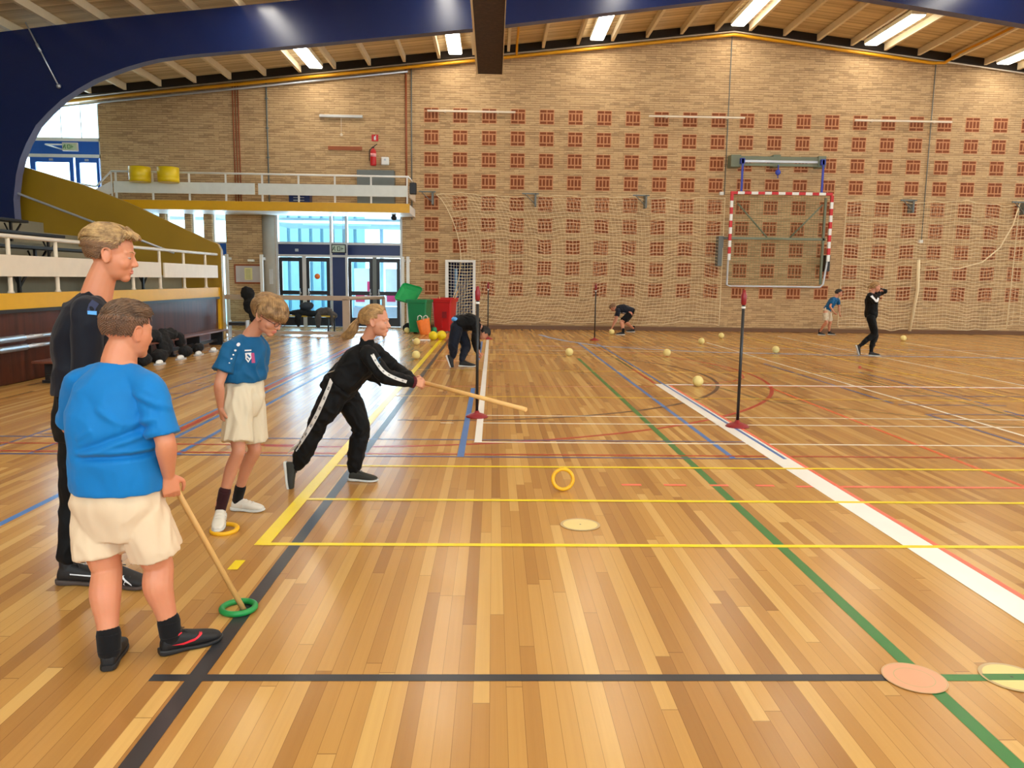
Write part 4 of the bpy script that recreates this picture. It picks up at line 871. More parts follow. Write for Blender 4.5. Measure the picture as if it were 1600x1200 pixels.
def cloth_mat(name, col, rough=.8, w=.10, fine=900, sheen=.2):
    t = NT(name); o = t.pos(); f = t.noise(o, 5, 3); c = (*lin(col), 1)
    t.set(t.b, 'Base Color', t.mix(f, tuple(x*(1-w) for x in c[:3])+(1,), tuple(min(1, x*(1+w)) for x in c[:3])+(1,))); t.set(t.b, 'Roughness', rough); t.set(t.b, 'Sheen Weight', sheen*.4); t.set(t.b, 'Specular IOR Level', .25)
    t.bump(t.noise(o, fine, 1), .15, .001); return t.m
def hair_mat(name, a, b):
    t = NT(name); o = t.pos(); f = t.noise(o, 28, 3, .6); t.set(t.b, 'Base Color', t.ramp(f, [(.3, lin(a)), (.72, lin(b))])); t.set(t.b, 'Roughness', .5); return t.m
def basis(f, u=Vector((0,0,1))):
    f = Vector(f).normalized(); r = f.cross(u).normalized(); u = r.cross(f).normalized(); return r, f, u
def head_shape(bm, c, f, u, s, neck=None, nr=.054, fat=1.0):
    r, f, u = basis(f, u); R = Matrix((r, f, u)).transposed()
    def L(x, y, z): return c + (r*x + f*y + u*z)*s
    def el(p, rad): sphere(bm, L(*p), s, rad, 28, 20, 0, R)
    el((0,-.014,.036), (.074,.095,.083)); el((0,.018,-.014), (.065*fat,.069,.084)); el((0,.024,-.058), (.053*fat,.056,.044)); el((0,.060,-.084), (.028*fat,.022,.022))
    for sx in (-1, 1):
        el((sx*.033,.049,-.026), (.027*fat,.029,.030)); el((sx*.010,.091,-.031), (.008,.009,.007)); limb(bm, [L(sx*.046,.064,.022), L(sx*.028,.077,.023), L(0,.080,.020)], [.008*s]*3); el((sx*.031,.0735,.0075), (.0125,.0082,.0058))
        el((sx*.074,-.006,-.006), (.008,.019,.030)); limb(bm, [L(sx*.080,.010,.006), L(sx*.083,.004,.026), L(sx*.086,-.016,.026), L(sx*.086,-.024,.004), L(sx*.081,-.010,-.030), L(sx*.078,.002,-.030)], [.0042*s]*6, 3, 8)
    limb(bm, [L(0,.078,.014), L(0,.090,-.010), L(0,.099,-.025)], [.008*s,.0085*s,.0100*s])
    el((0,.079,-.053), (.020,.0105,.0055)); el((0,.078,-.063), (.018,.0105,.0062)); el((0,.070,-.045), (.020,.014,.014))
    if neck is not None: limb(bm, [L(0,-.012,-.03), c.lerp(neck, .6)-f*.006*s, neck], [.050*s, nr, nr*1.12])
def face_bits(t, c, f, u, s, iris, hm, lids=True):
    r, f, u = basis(f, u); R = Matrix((r, f, u)).transposed()
    def L(x, y, z): return c + (r*x + f*y + u*z)*s
    for sx in (-1, 1):
        bm = B(); sphere(bm, L(sx*.031,.0715,.001), s, (.0110,.0085,.0052), 14, 10, 0, R); sphere(bm, L(sx*.031,.0772,-.0005), s, (.0046,.0032,.0040), 10, 8, 1, R); pmesh('eye', bm, [EYEW, iris], t)
        bm = B(); limb(bm, [L(sx*.014,.086,.021), L(sx*.032,.083,.027), L(sx*.048,.068,.022)], [.0016*s,.0022*s,.0012*s], 4, 6); pmesh('eyebrow', bm, hm, t)
def lips(t, c, f, u, s):
    r, f, u = basis(f, u); R = Matrix((r, f, u)).transposed(); bm = B()
    for z, h in ((-.054,.0042),(-.0625,.005)): sphere(bm, c+(f*.0820+u*z)*s, s, (.018,.0085,h), 16, 8, 0, R)
    pmesh('lips', bm, LIPM, t)
def hair(t, c, f, u, s, mats, mask, flow, length, lift=.25, count=900, thick=.004, rad=.0032, cap=lambda d: .004, seed=1, curl=.15, extra=None, tall=.008):
    r, f, u = basis(f, u); rnd = random.Random(seed); bm = B(); ce = Vector((0,-.013,.034)); RX = Vector((.0765,.0975,.086))
    def W(p): return c + (r*p.x + f*p.y + u*p.z)*s
    nu, nv = 64, 40; g = {}
    def dirv(i, j):
        a, b = 2*PI*i/nu, PI*j/nv; return Vector((math.sin(b)*math.cos(a), math.sin(b)*math.sin(a), math.cos(b)))
    def sp(d, h): n = Vector((d.x/RX.x, d.y/RX.y, d.z/RX.z)).normalized(); return ce + Vector((d.x*RX.x, d.y*RX.y, d.z*RX.z)) + n*h, n
    for i in range(nu):
        for j in range(nv):
            ds = [dirv(i, j), dirv(i+1, j), dirv(i+1, j+1), dirv(i, j+1)]; m = dirv(i+.5, j+.5)
            if mask(m) <= 0: continue
            vs = []
            for (a, b), d in zip(((i,j),(i+1,j),(i+1,j+1),(i,j+1)), ds):
                key = (a % nu, b) if 0 < b < nv else (0, b)
                if key not in g: g[key] = bm.verts.new(W(sp(d, cap(d)*(1 if mask(d) > 0 else .1) + noise.noise(d*9)*.0012)[0]))
                if g[key] not in vs: vs.append(g[key])
            if len(vs) > 2: 
                try: fc = bm.faces.new(vs); fc.smooth = True; fc.material_index = 1 if (len(mats) > 1 and mask(m) < .5) else 0
                except ValueError: pass
    for k in range(count):
        z = 1 - 2*(k+.5)/count; a = k*2.399963; d = Vector((math.sqrt(1-z*z)*math.cos(a), math.sqrt(1-z*z)*math.sin(a), z)); mk = mask(d)
        if mk <= 0: continue
        L_ = length(d)*rnd.uniform(.75, 1.2)
        if L_ < .003: continue
        p, n = sp(d, cap(d)*.6); pts = []; q = p.copy(); dr = (flow(d).normalized() + n*lift + Vector([rnd.uniform(-1, 1)*curl for _ in range(3)])).normalized(); seg_ = 5
        for i in range(seg_+1):
            pts.append(W(q)); q = q + dr*(L_/seg_)
            e = Vector(((q.x-ce.x)/RX.x, (q.y-ce.y)/RX.y, (q.z-ce.z)/RX.z)); 
            base = cap(d)*.8 + .002 + .004*(i/seg_)
            el_ = e.length
            dn = Vector((e.x/RX.x, e.y/RX.y, e.z/RX.z)).normalized(); hgt = (el_-1)*.085
            if hgt < base: q += dn*(base-hgt)
            elif hgt > base+tall: q -= dn*(hgt-base-tall)*.8
            fl_ = flow(Vector((e.x, e.y, e.z)).normalized() if el_ else d).normalized(); dr = (dr*.55 + (fl_ - dn*fl_.dot(dn)*.6)*.55 - dn*.10 + Vector((0,0,-.04))).normalized()
        rr = rad*s*rnd.uniform(.7, 1.25); tube(bm, pts, [rr, rr*1.15, rr, rr*.8, rr*.55, rr*.2], 5, 1 if (len(mats) > 1 and mk < .5) else 0)
    if extra: extra(bm, W, rnd)
    return pmesh('hair', bm, mats, t)
def hand(bm, W_, d, n, s, side, curl=(.5,.5,.55,.6), thumb=.5, spread=.06):
    d = Vector(d).normalized(); n = Vector(n); n = (n-d*n.dot(d)).normalized(); t = d.cross(n)*(1 if side == 'R' else -1)
    pl = .088*s; K = W_ + d*pl
    loft(bm, [(W_-d*.012*s, t*.025*s, n*.019*s), (W_+d*.02*s, t*.031*s, n*.019*s), (W_+d*.055*s, t*.040*s, n*.016*s), (K, t*.040*s, n*.012*s)], 4, 18)
    for k, (off, ln) in enumerate(((.029, .072), (.010, .080), (-.009, .074), (-.028, .058))):
        b = K + t*off*s - d*.006*s; a = curl[k]*1.35; dd = d; p = [b]; ax = (d*math.cos(spread*(1.5-k)) + t*math.sin(spread*(1.5-k))).normalized(); ang = 0
        for i, fr in enumerate((.46, .31, .23)):
            ang += a*(1.0, 1.15, .8)[i]; p.append(p[-1] + (ax*math.cos(ang) + n*math.sin(ang))*ln*fr*s)
        limb(bm, p, [.0095*s, .0085*s, .008*s, .0068*s], 3, 10)
    b = W_ + d*.022*s + t*.024*s + n*.004*s; q1 = b + (d*.55 + t*.75 + n*.2*thumb).normalized()*.040*s; q2 = q1 + (d*.85 + t*(.35-.5*thumb) + n*.55*thumb).normalized()*.032*s; q3 = q2 + (d*.85 + t*(.1-.7*thumb) + n*.75*thumb).normalized()*.026*s
    limb(bm, [b, q1, q2, q3], [.015*s, .0115*s, .0098*s, .008*s], 3, 10)
def arm(bm, S, E, W_, k=1.0):
    S, E, W_ = map(Vector, (S, E, W_))
    limb(bm, [S, S.lerp(E, .4), S.lerp(E, .85), E, E.lerp(W_, .25), E.lerp(W_, .7), W_], [.050*k, .044*k, .037*k, .036*k, .038*k, .029*k, .023*k])
def leg(bm, H, K, A, f, k=1.0, fat=1.0):
    H, K, A = map(Vector, (H, K, A)); f = Vector(f).normalized()
    limb(bm, [H, H.lerp(K, .35), H.lerp(K, .8), K + f*.006, K.lerp(A, .30) - f*.014*k, K.lerp(A, .65) - f*.006*k, A], [.082*k*fat, .077*k*fat, .057*k*fat, .053*k*fat, .055*k*fat, .041*k*fat, .033*k])
def torso(bm, Pv, Ch, Nk, hr, sr, k=1.0, w=(.155,.168,.135,.160,.150,.062), d=(.10,.112,.095,.115,.092,.055), g=0.0, cut=0, drop=.09):
    up = (Ch-Pv).normalized(); up2 = (Nk-Ch).normalized(); hr, sr = Vector(hr).normalized(), Vector(sr).normalized(); mr = (hr+sr).normalized()
    def fw(u_, r_): return u_.cross(r_).normalized()
    S = [(Pv-up*drop*k, hr, up), (Pv, hr, up), (Pv.lerp(Ch, .48), mr, up), (Ch, sr, up), (Ch.lerp(Nk, .58), sr, up2), (Nk, sr, up2)]
    S = [(c, r_*(w[i]*k+g), fw(u_, r_)*(d[i]*k+g)) for i, (c, r_, u_) in enumerate(S)][cut:]
    loft(bm, S, 6, 32); return S
def shoe(t, root, heel, d, L, mats, up=(0,0,1), style='plain', side=1, sole_h=.026, ankle=True):
    # heel: ground point under the heel; d: toe direction
    d = Vector(d).normalized(); u = Vector(up); u = (u-d*u.dot(d)).normalized(); r = d.cross(u).normalized(); k = L/.27
    def W(x, y, z): return Vector(heel) + r*x*k + d*y*k + u*z*k
    bm = B(); S = []
    for y, hw, h in ((.004,.020,.045),(.018,.031,.078),(.05,.035,.090),(.085,.036,.086),(.12,.039,.076),(.16,.044,.062),(.205,.045,.050),(.24,.038,.040),(.262,.022,.030)):
        S.append((W(.004*(y/.2)*side, y, .012+h/2), r*hw*k, u*(h/2)*k))
    loft(bm, S, 4, 24, 2.5)
    if ankle: limb(bm, [W(0,.048,.05), W(0,.045,.108)], [.034*k,.034*k])
    up_ = remesh('shoe', bm, mats[0], t, .0045 if root is None else root, 1)
    bm = B(); S = []
    for y, hw, z0, z1 in ((-.004,.022,.004,.030),(.012,.033,0,.030),(.05,.038,0,.028),(.10,.037,.002,.024),(.15,.045,0,.022),(.20,.048,0,.022),(.24,.041,.003,.024),(.266,.024,.010,.026),(.274,.010,.014,.024)):
        S.append((W(.005*(y/.2)*side, y, (z0+z1)/2*(sole_h/.026)), r*hw*k, u*((z1-z0)/2*(sole_h/.026))*k))
    loft(bm, S, 4, 24, 4); pmesh('sole', bm, mats[1], up_, t)
    bm = B()
    if style == 'velcro':
        for y, z in ((.115,.077),(.145,.068),(.172,.060)):
            limb(bm, [W(-.041,y-.006,z-.03), W(-.02,y,z+.006), W(.02,y,z+.006), W(.041,y-.006,z-.03)], [.006*k]*4, 4, 8)
        pmesh('strap', bm, mats[2], up_, t)
    else:
        for i in range(5):
            y = .095+.017*i; z = .088-.0075*i; limb(bm, [W(-.022,y,z-.004), W(0,y+.006,z+.007), W(.022,y,z-.004)], [.0028*k]*3, 3, 6); limb(bm, [W(-.020,y+.012,z-.006), W(.020,y,z-.003)], [.0026*k]*2, 2, 6)
        for sx in (-1, 1): limb(bm, [W(0,.09,.098), W(sx*.02,.085,.112), W(sx*.032,.095,.104), W(sx*.012,.10,.098), W(sx*.03,.115,.088)], [.0022*k]*5, 3, 6)
        pmesh('laces', bm, mats[2], up_, t)
    return up_, W, r, d, u
def wr(amp, fr, st=(1,1,1), seed=0.0, lines=None):
    st = Vector(st)
    def fn(co, n):
        q = Vector((co.x*st.x, co.y*st.y, co.z*st.z))*fr + Vector((seed*7.7, seed*3.1, seed)); q += Vector((noise.noise(q*.7), noise.noise(q*.7+Vector((5,0,0))), noise.noise(q*.7+Vector((0,9,0)))))*.6
        v = noise.noise(q); v = .6-abs(v)*2.6; d = amp*(v*.7 + noise.noise(q*2.3)*.4)
        if lines: d += lines(co, n)
        return d
    return fn
EYEW = P('eye_white', (176, 160, 150), .4); IRB = P('iris_blue_grey', (70, 90, 110), .25); IRN = P('iris_brown', (70, 46, 30), .25); LIPM = P('lip_pink', (206, 112, 100), .45)
SK1 = skin_mat('skin_fair_rosy', (216, 148, 110), (206, 122, 88)); SK2 = skin_mat('skin_fair', (208, 150, 118), (196, 126, 98))
HB = hair_mat('dark_blond_hair', (116, 84, 50), (206, 168, 112)); HB2 = hair_mat('short_brown_hair_sides', (112, 80, 56), (150, 112, 78)); HBR = hair_mat('brown_hair', (64, 44, 30), (118, 86, 60)); HBR2 = hair_mat('faded_brown_hair', (96, 66, 46), (128, 90, 64))
HM = hair_mat('light_brown_hair', (104, 74, 44), (176, 136, 88)); HG = hair_mat('golden_blond_hair', (120, 86, 50), (190, 148, 92)); HD = hair_mat('near_black_hair', (18, 14, 12), (40, 32, 28))
CB = cloth_mat('bright_blue_jersey', (0, 114, 184), .62); CB2 = cloth_mat('deep_blue_jersey', (2, 84, 130), .65); CW = cloth_mat('cream_shorts', (222, 196, 164), .75, .05); CW2 = cloth_mat('off_white_shorts', (212, 198, 172), .75, .05)
CN = cloth_mat('navy_tracksuit', (10, 13, 26), .7); CK = cloth_mat('black_tracksuit', (4, 4, 6), .75, .1, 900, .05); CNP = cloth_mat('slate_shoulder_panel', (48, 54, 82), .7); SOCK = cloth_mat('black_sock', (14, 12, 14), .9); MAR = cloth_mat('maroon_sock', (50, 18, 22), .9); LB = P('light_blue_trim', (84, 160, 230), .5); WT = P('white_print', (226, 228, 232), .6)
BLK = P('black_shoe_mesh', (16, 15, 18), .6, bump=.4, bscale=300); BSOLE = P('black_rubber_sole', (22, 22, 24), .5); WSOLE = P('white_rubber_sole', (206, 206, 202), .5); WSH = P('white_leather_shoe', (216, 210, 198), .5); LACE = P('black_lace', (40, 36, 36), .7); REDM = P('red_shoe_mark', (214, 34, 52), .45); OLSH = P('dark_olive_knit_shoe', (44, 44, 38), .7, bump=.5, bscale=250); STP = P('pale_grey_tape', (214, 210, 206), .6); STB = P('dark_tape_letters', (60, 58, 62), .6)
def person(label, px, py, x=None):
    p = fl(px, py) if x is None else Vector(x); return thing('person', label, 'person', (p.x, p.y, 0))
def ank(heel, d, L, up=(0,0,1)):
    d = Vector(d).normalized(); u = Vector(up); u = (u-d*u.dot(d)).normalized(); return Vector(heel) + d*.048*L/.27 + u*.112*L/.27
def foot(bm, heel, d, L, up=(0,0,1)):
    d = Vector(d).normalized(); u = Vector(up); u = (u-d*u.dot(d)).normalized(); k = L/.27; h = Vector(heel)
    limb(bm, [h+d*.048*k+u*.112*k, h+d*.06*k+u*.055*k, h+d*.12*k+u*.038*k, h+d*.19*k+u*.028*k], [.030*k,.026*k,.020*k,.012*k])
def sock(t, A, top, r0, r1, mat):
    bm = B(); limb(bm, [A, A.lerp(top, .5), top], [r0, (r0+r1)/2, r1], 4, 16, True); pmesh('sock', bm, mat, t)
Z = Vector((0,0,1))
# ---- boy in the bright blue shirt, seen from behind
def boy_back():
    t = person('boy in a bright blue shirt and cream shorts seen from behind, holding a wooden stick', 215, 1035)
    hf = V(.56,.83,-.10); hu = V(.08,.04,1).normalized(); hc = at(200, 518, 3.02); nk = at(186, 566, 3.0)
    pv = at(187, 800, 3.0); ch = at(178, 655, 2.98); hr = V(1,-.12,0); sr = V(1,-.22,-.06)
    SL, SR_ = at(124, 600, 3.07), at(236, 610, 2.92); ER, WR = at(259, 692, 2.90), at(263, 742, 2.98); EL, WL = at(112, 668, 3.18), V(-1.50, 3.26, .88)
    HL, HR_ = at(154, 812, 3.0), at(223, 812, 2.98); KL, KR = at(166, 893, 2.97), at(246, 885, 3.02); SHL, SHR = (fl(168, 1050), V(-.22,1,0), .235), (fl(250, 1024), V(.80,.62,0), .245); AL, AR = ank(*SHL), ank(*SHR)
    W_ = (.10,.140,.145,.160,.140,.062); D_ = (.07,.105,.125,.13,.10,.058)
    bm = B(); head_shape(bm, hc, hf, hu, .96, nk, .058, 1.22); torso(bm, pv, ch, nk, hr, sr, .97, W_, D_)
    pass
    for S in (SL, SR_): limb(bm, [nk-Z*.02, nk.lerp(S, .6)-Z*.012, S], [.045,.052,.052])
    arm(bm, SR_, ER, WR, 1.02); arm(bm, SL, EL, WL, 1.0)
    hand(bm, WR, V(.10,.12,-1), V(-.55,.75,0), .86, 'R', (.42,.5,.55,.6), .5, .05); hand(bm, WL, V(.75,-.1,-.5), V(.4,.6,-.6), .84, 'L', (.9,.95,1,1), .9)
    leg(bm, HL, KL, AL, V(0,1,0), 1.0, 1.06); leg(bm, HR_, KR, AR, V(.6,.8,0), 1.0, 1.06)
    foot(bm, *SHL); foot(bm, *SHR)
    remesh('body', bm, SK1, t, .0048, 3)
    def mask(d):
        front = d.y
        if d.z > .34 and front < .80: return 1
        if d.z > .05 and front < .55: return .45
        if front < .25 and d.z > -.55: return .4
        return 0
    hair(t, hc, hf, hu, .96, [HBR, HBR2], mask, lambda d: V(.25*math.sin(d.x*9), .8, .1) if d.z > .35 else V(0, -.15, -1), lambda d: .034 if d.z > .5 else (.018 if d.z > .25 else .006), .55, 1700, rad=.0030, cap=lambda d: .009*max(0, min(1, (d.z-.1)*1.6))+.001, seed=4, curl=.4)
    face_bits(t, hc, hf, hu, .96, IRN, HBR)
    # shirt
    bm = B(); up = (ch-pv).normalized()
    torso(bm, at(185, 742, 2.98), ch, nk-Z*.004, hr, sr, 1.0, (.170,.174,.170,.172,.150,.060), (.140,.142,.142,.142,.110,.060), .004, 0, .055)
    for S, E, f_ in ((SL, EL, .88), (SR_, ER, .86)):
        e = S.lerp(E, f_); limb(bm, [nk-Z*.03, nk.lerp(S, .65)-Z*.006, S, S.lerp(E, .5), e], [.048,.054,.058,.060,.063], ball=False); sphere(bm, S, .058)
    def lines(co, n):
        d = 0
        for (p, q, w_, a) in folds:
            ab = V(q.x-p.x, 0, q.z-p.z); cp = V(co.x-p.x, 0, co.z-p.z); tt = max(0, min(1, cp.dot(ab)/ab.length_squared)); dist = (cp-ab*tt).length if n.y < .1 else 1; d += a*math.exp(-(dist/w_)**2)*math.sin(min(1, tt*1.0+.001)*PI)**.35
        return d
    Yb = 2.82
    folds = [(at(108,720,Yb), at(255,716,Yb), .011, -0.0186), (at(108,711,Yb), at(255,706,Yb), .013, 0.0124), (at(110,710,Yb), at(238,665,Yb), .013, -0.0124), (at(118,716,Yb), at(240,676,Yb), .012, 0.0109),
             (at(140,640,Yb), at(190,668,Yb), .012, 0.0093), (at(190,668,Yb), at(240,655,Yb), .012, 0.0093), (at(193,617,Yb), at(262,645,Yb), .013, 0.0090), (at(196,626,Yb), at(245,650,Yb), .012, -0.0040), (at(238,620,Yb), at(236,672,Yb), .012, -0.005), (at(112,690,Yb), at(140,672,Yb), .010, 0.0078), (at(225,720,Yb), at(252,704,Yb), .010, 0.0078)]
    sh = remesh('shirt', bm, CB, t, .0062, 3, wr(.006, 9, (1,1,.8), 1, lines))
    # shorts
    bm = B(); torso(bm, at(186, 790, 2.99), at(184, 742, 2.99), at(184, 700, 2.99), hr, hr, 1, (.13,.172,.166,.16,.15,.14), (.10,.135,.135,.13,.12,.11), .002, 0, .12)
    for H, K, dx in ((HL, KL, -.006), (HR_, KR, .010)): limb(bm, [H+Z*.16, H+Z*.06, H.lerp(K, .2)+V(dx,0,0), H.lerp(K, .70)+V(dx*1.5,0,.0)], [.05,.088,.098,.101], ball=False)
    remesh('shorts', bm, CW, t, .0062, 4, wr(.009, 11, (1,1,.4), 2))
    sock(t, AL-Z*.03, AL+(KL-AL)*.13, .042, .045, SOCK); sock(t, AR-Z*.03, AR+(KR-AR)*.12, .041, .044, SOCK)
    so, W, r, d, u = shoe(t, None, *SHL, [BLK, BSOLE, LACE], side=-1)
    so, W, r, d, u = shoe(t, None, *SHR, [BLK, BSOLE, LACE], side=1)
    bm = B(); patch(bm, so, [(-.075,-.004),(-.03,-.013),(.012,-.006),(.055,.016),(.062,.030),(.050,.024),(.044,.010),(.012,.004),(-.03,-.004)], W(.0,.125,.052), d, u, .002); bm2 = bm; 
    pmesh('shoe_mark', bm2, REDM, so, t)
    bm = B(); limb(bm, [W(.030,.02,.088), W(.037,.05,.080), W(.034,.085,.094)], [.003]*3, 4, 6); pmesh('shoe_lining', bm, REDM, so, t)
    # stick
    a, b = V(-1.125, 3.37, .012), WL+V(.03,.0,-.05); top = b + (b-a).normalized()*.16
    bm = B(); tube(bm, [a, top], .0125, 14); tag(obj('wooden_stick', bm, 'stick'), 'light wooden stick standing in the green ring, held by the boy in bright blue', 'stick')
boy_back()
# ---- tall boy in navy
def tall_boy():
    t = person('tall blond boy in navy top standing behind the boy in bright blue', 150, 912)
    Yc = 3.66; hf = V(1,.26,-.16); hu = V(.14,.03,1).normalized(); hc = at(175, 399, Yc); nk = at(150, 466, Yc)
    pv = at(134, 655, Yc+.03); ch = at(134, 540, Yc+.02); hr = V(.10,-1,0); sr = V(.16,-1,-.03)
    SR_, SL = at(138, 490, Yc-.17), at(150, 488, Yc+.20); ER, WR = at(134, 600, Yc-.2), at(158, 668, Yc-.18); EL, WL = at(134, 600, Yc+.24), at(158, 670, Yc+.2)
    HL, HR_ = at(128, 668, Yc+.12), at(134, 668, Yc-.07); KL, KR = at(116, 785, Yc+.10), at(158, 785, Yc-.1); SHL, SHR = (fl(91, 912), V(1,.06,0), .285), (fl(158, 910), V(1,-.28,0), .285); AL, AR = ank(*SHL), ank(*SHR)
    bm = B(); head_shape(bm, hc, hf, hu, 1.08, nk, .062, 1.0); torso(bm, pv, ch, nk, hr, sr, 1.0)
    for S in (SL, SR_): limb(bm, [nk-Z*.02, nk.lerp(S, .6)-Z*.02, S], [.045,.05,.05])
    arm(bm, SR_, ER, WR); arm(bm, SL, EL, WL); hand(bm, WR, V(.5,0,-.8), V(0,1,0), 1, 'R'); hand(bm, WL, V(.5,0,-.8), V(0,-1,0), 1, 'L')
    leg(bm, HL, KL, AL, V(1,0,0), .85, .85); leg(bm, HR_, KR, AR, V(1,0,0), .85, .85); foot(bm, *SHL); foot(bm, *SHR)
    remesh('body', bm, SK1, t, .005, 3)
    def mask(d):
        if d.z > .42: return 1 if d.y < .86 else 0
        if d.z > .0 and d.y < .62 - (.42-d.z)*.5: return 1 if d.z > .25 else .4
        if d.z > -.62 and d.y < -.02 - (-d.z)*.25: return .4
        if -.15 < d.z <= .0 and d.y < .22: return .4
        return 0
    def flow(d):
        return V(.15, -.9, .12) if d.z > .3 and d.y < .45 else (V(.15, .35, .75) if d.y >= .45 else V(0, -.75, -.55))
    def extra(bm, W, rnd):      # lifted fringe over the forehead
        for k in range(260):
            x = rnd.uniform(-.055, .055); y = rnd.uniform(.03, .068); p = V(x, y, .112-4.8*x*x - (y-.03)*.42); q = V(x*.95+.006, y+.024, p.z+.010); r_ = V(q.x+.010, q.y+.014, q.z-.010-rnd.uniform(0,.008)); tube(bm, cr([W(p), W(p.lerp(q, .5)+V(0,0,.006)), W(q), W(r_)], 3), [.0032]*3+[.003]*3+[.0025]*3+[.001], 5)
    hair(t, hc, hf, hu, 1.08, [HB, HB2], mask, flow, lambda d: .060 if d.z > .35 else (.020 if d.z > 0 else .009), .12, 2200, rad=.0029, cap=lambda d: .014*max(0, min(1, d.z*1.3+.15))+.0025, seed=8, curl=.07, extra=extra, tall=.005)
    face_bits(t, hc, hf, hu, 1.08, IRB, HB); lips(t, hc, hf, hu, 1.08)
    bm = B(); torso(bm, at(134, 590, Yc), ch, nk, hr, sr, 1.0, (.168,.170,.166,.178,.172,.072), (.122,.122,.120,.134,.112,.070), .006, 0, .07)
    for S, E, W_ in ((SL, EL, WL), (SR_, ER, WR)): limb(bm, [nk-Z*.035, nk.lerp(S, .65)-Z*.01, S, S.lerp(E, .5), E, E.lerp(W_, .5), W_], [.056,.066,.070,.062,.054,.048,.038]); sphere(bm, S, .062)
    ca = V(.66,.05,.75).normalized(); cc = at(153, 476, Yc); limb(bm, [cc-ca*.09, cc-ca*.03, cc+ca*.012], [.12,.098,.087], ball=False)
    tn = (hc-nk).normalized(); sh = remesh('training_top', bm, CN, t, .0062, 3, wr(.011, 8, (1,1,.8), 5))
    bm = B(); limb(bm, [cc-ca*.02, cc+ca*.02, cc+ca*.042], [.090,.085,.081], 4, 28, False); pmesh('collar', bm, CN, sh, t)
    n = V(.12,-1,.15).normalized(); bm = B(); patch(bm, sh, [(-.05,-.055),(.05,-.055),(.06,.03),(.05,.08),(-.01,.085),(-.045,.02)], at(148, 470, 3.4), V(1,.0,0), Z, .003, 0, 3); pmesh('shoulder_panel', bm, CNP, sh, t)
    bm = B(); patch(bm, sh, [(-.05,-.008),(.06,-.014),(.06,.002),(-.05,.008)], at(150, 490, 3.4), V(1,0,-.05), Z, .005, 0, 3); pmesh('sleeve_stripe', bm, LB, sh, t)
    bm = B()
    for px, py, r_ in ((149,478,.009),(148,469,.008),(147,461,.007),(145,453,.006)): patch(bm, sh, [(r_*1.2*math.cos(a), r_*math.sin(a)) for a in [2*PI*k/10 for k in range(10)]], at(px, py, 3.4), V(1,0,0), Z, .007, 0, 0)
    pmesh('shoulder_print', bm, WT, sh, t)
    bm = B(); torso(bm, pv, at(134, 590, Yc+.02), at(134, 560, Yc+.02), hr, hr, 1.0, (.15,.165,.155,.15,.14,.12), (.115,.125,.115,.11,.1,.09), .006)
    for H, K, A in ((HL, KL, AL), (HR_, KR, AR)): limb(bm, [H+Z*.04, H.lerp(K, .4), K, K.lerp(A, .4), A+Z*.02], [.096,.090,.068,.062,.046])
    remesh('trousers', bm, CK, t, .0065, 3, wr(.009, 9, (1,1,.9), 6))
    so, W, r, d, u = shoe(t, None, *SHL, [BLK, P('brown_edge_sole', (70, 58, 54), .5), LACE], side=1)
    bm = B(); patch(bm, so, [(-.06,.012),(.05,.004),(.05,.010),(-.06,.018)], W(0,.13,.045), d, u, .002); pmesh('shoe_mark', bm, WT, so, t)
    so, W, r, d, u = shoe(t, None, *SHR, [BLK, P('brown_edge_sole2', (70, 58, 54), .5), LACE], side=1)
    bm = B()
    for a, b, c_, e_ in ((-.05,-.015,.035,.030),(-.02,.028,.05,-.012),(-.045,.012,.0,.022),(.0,-.018,.03,.028),(-.03,-.02,-.015,.03)): 
        w_ = .005; patch(bm, so, [(a, b-w_), (c_, e_-w_), (c_, e_+w_), (a, b+w_)], W(0,.165,.04), d, u, .0022, 0, 1)
    pmesh('shoe_mark', bm, WT, so, t)
tall_boy()
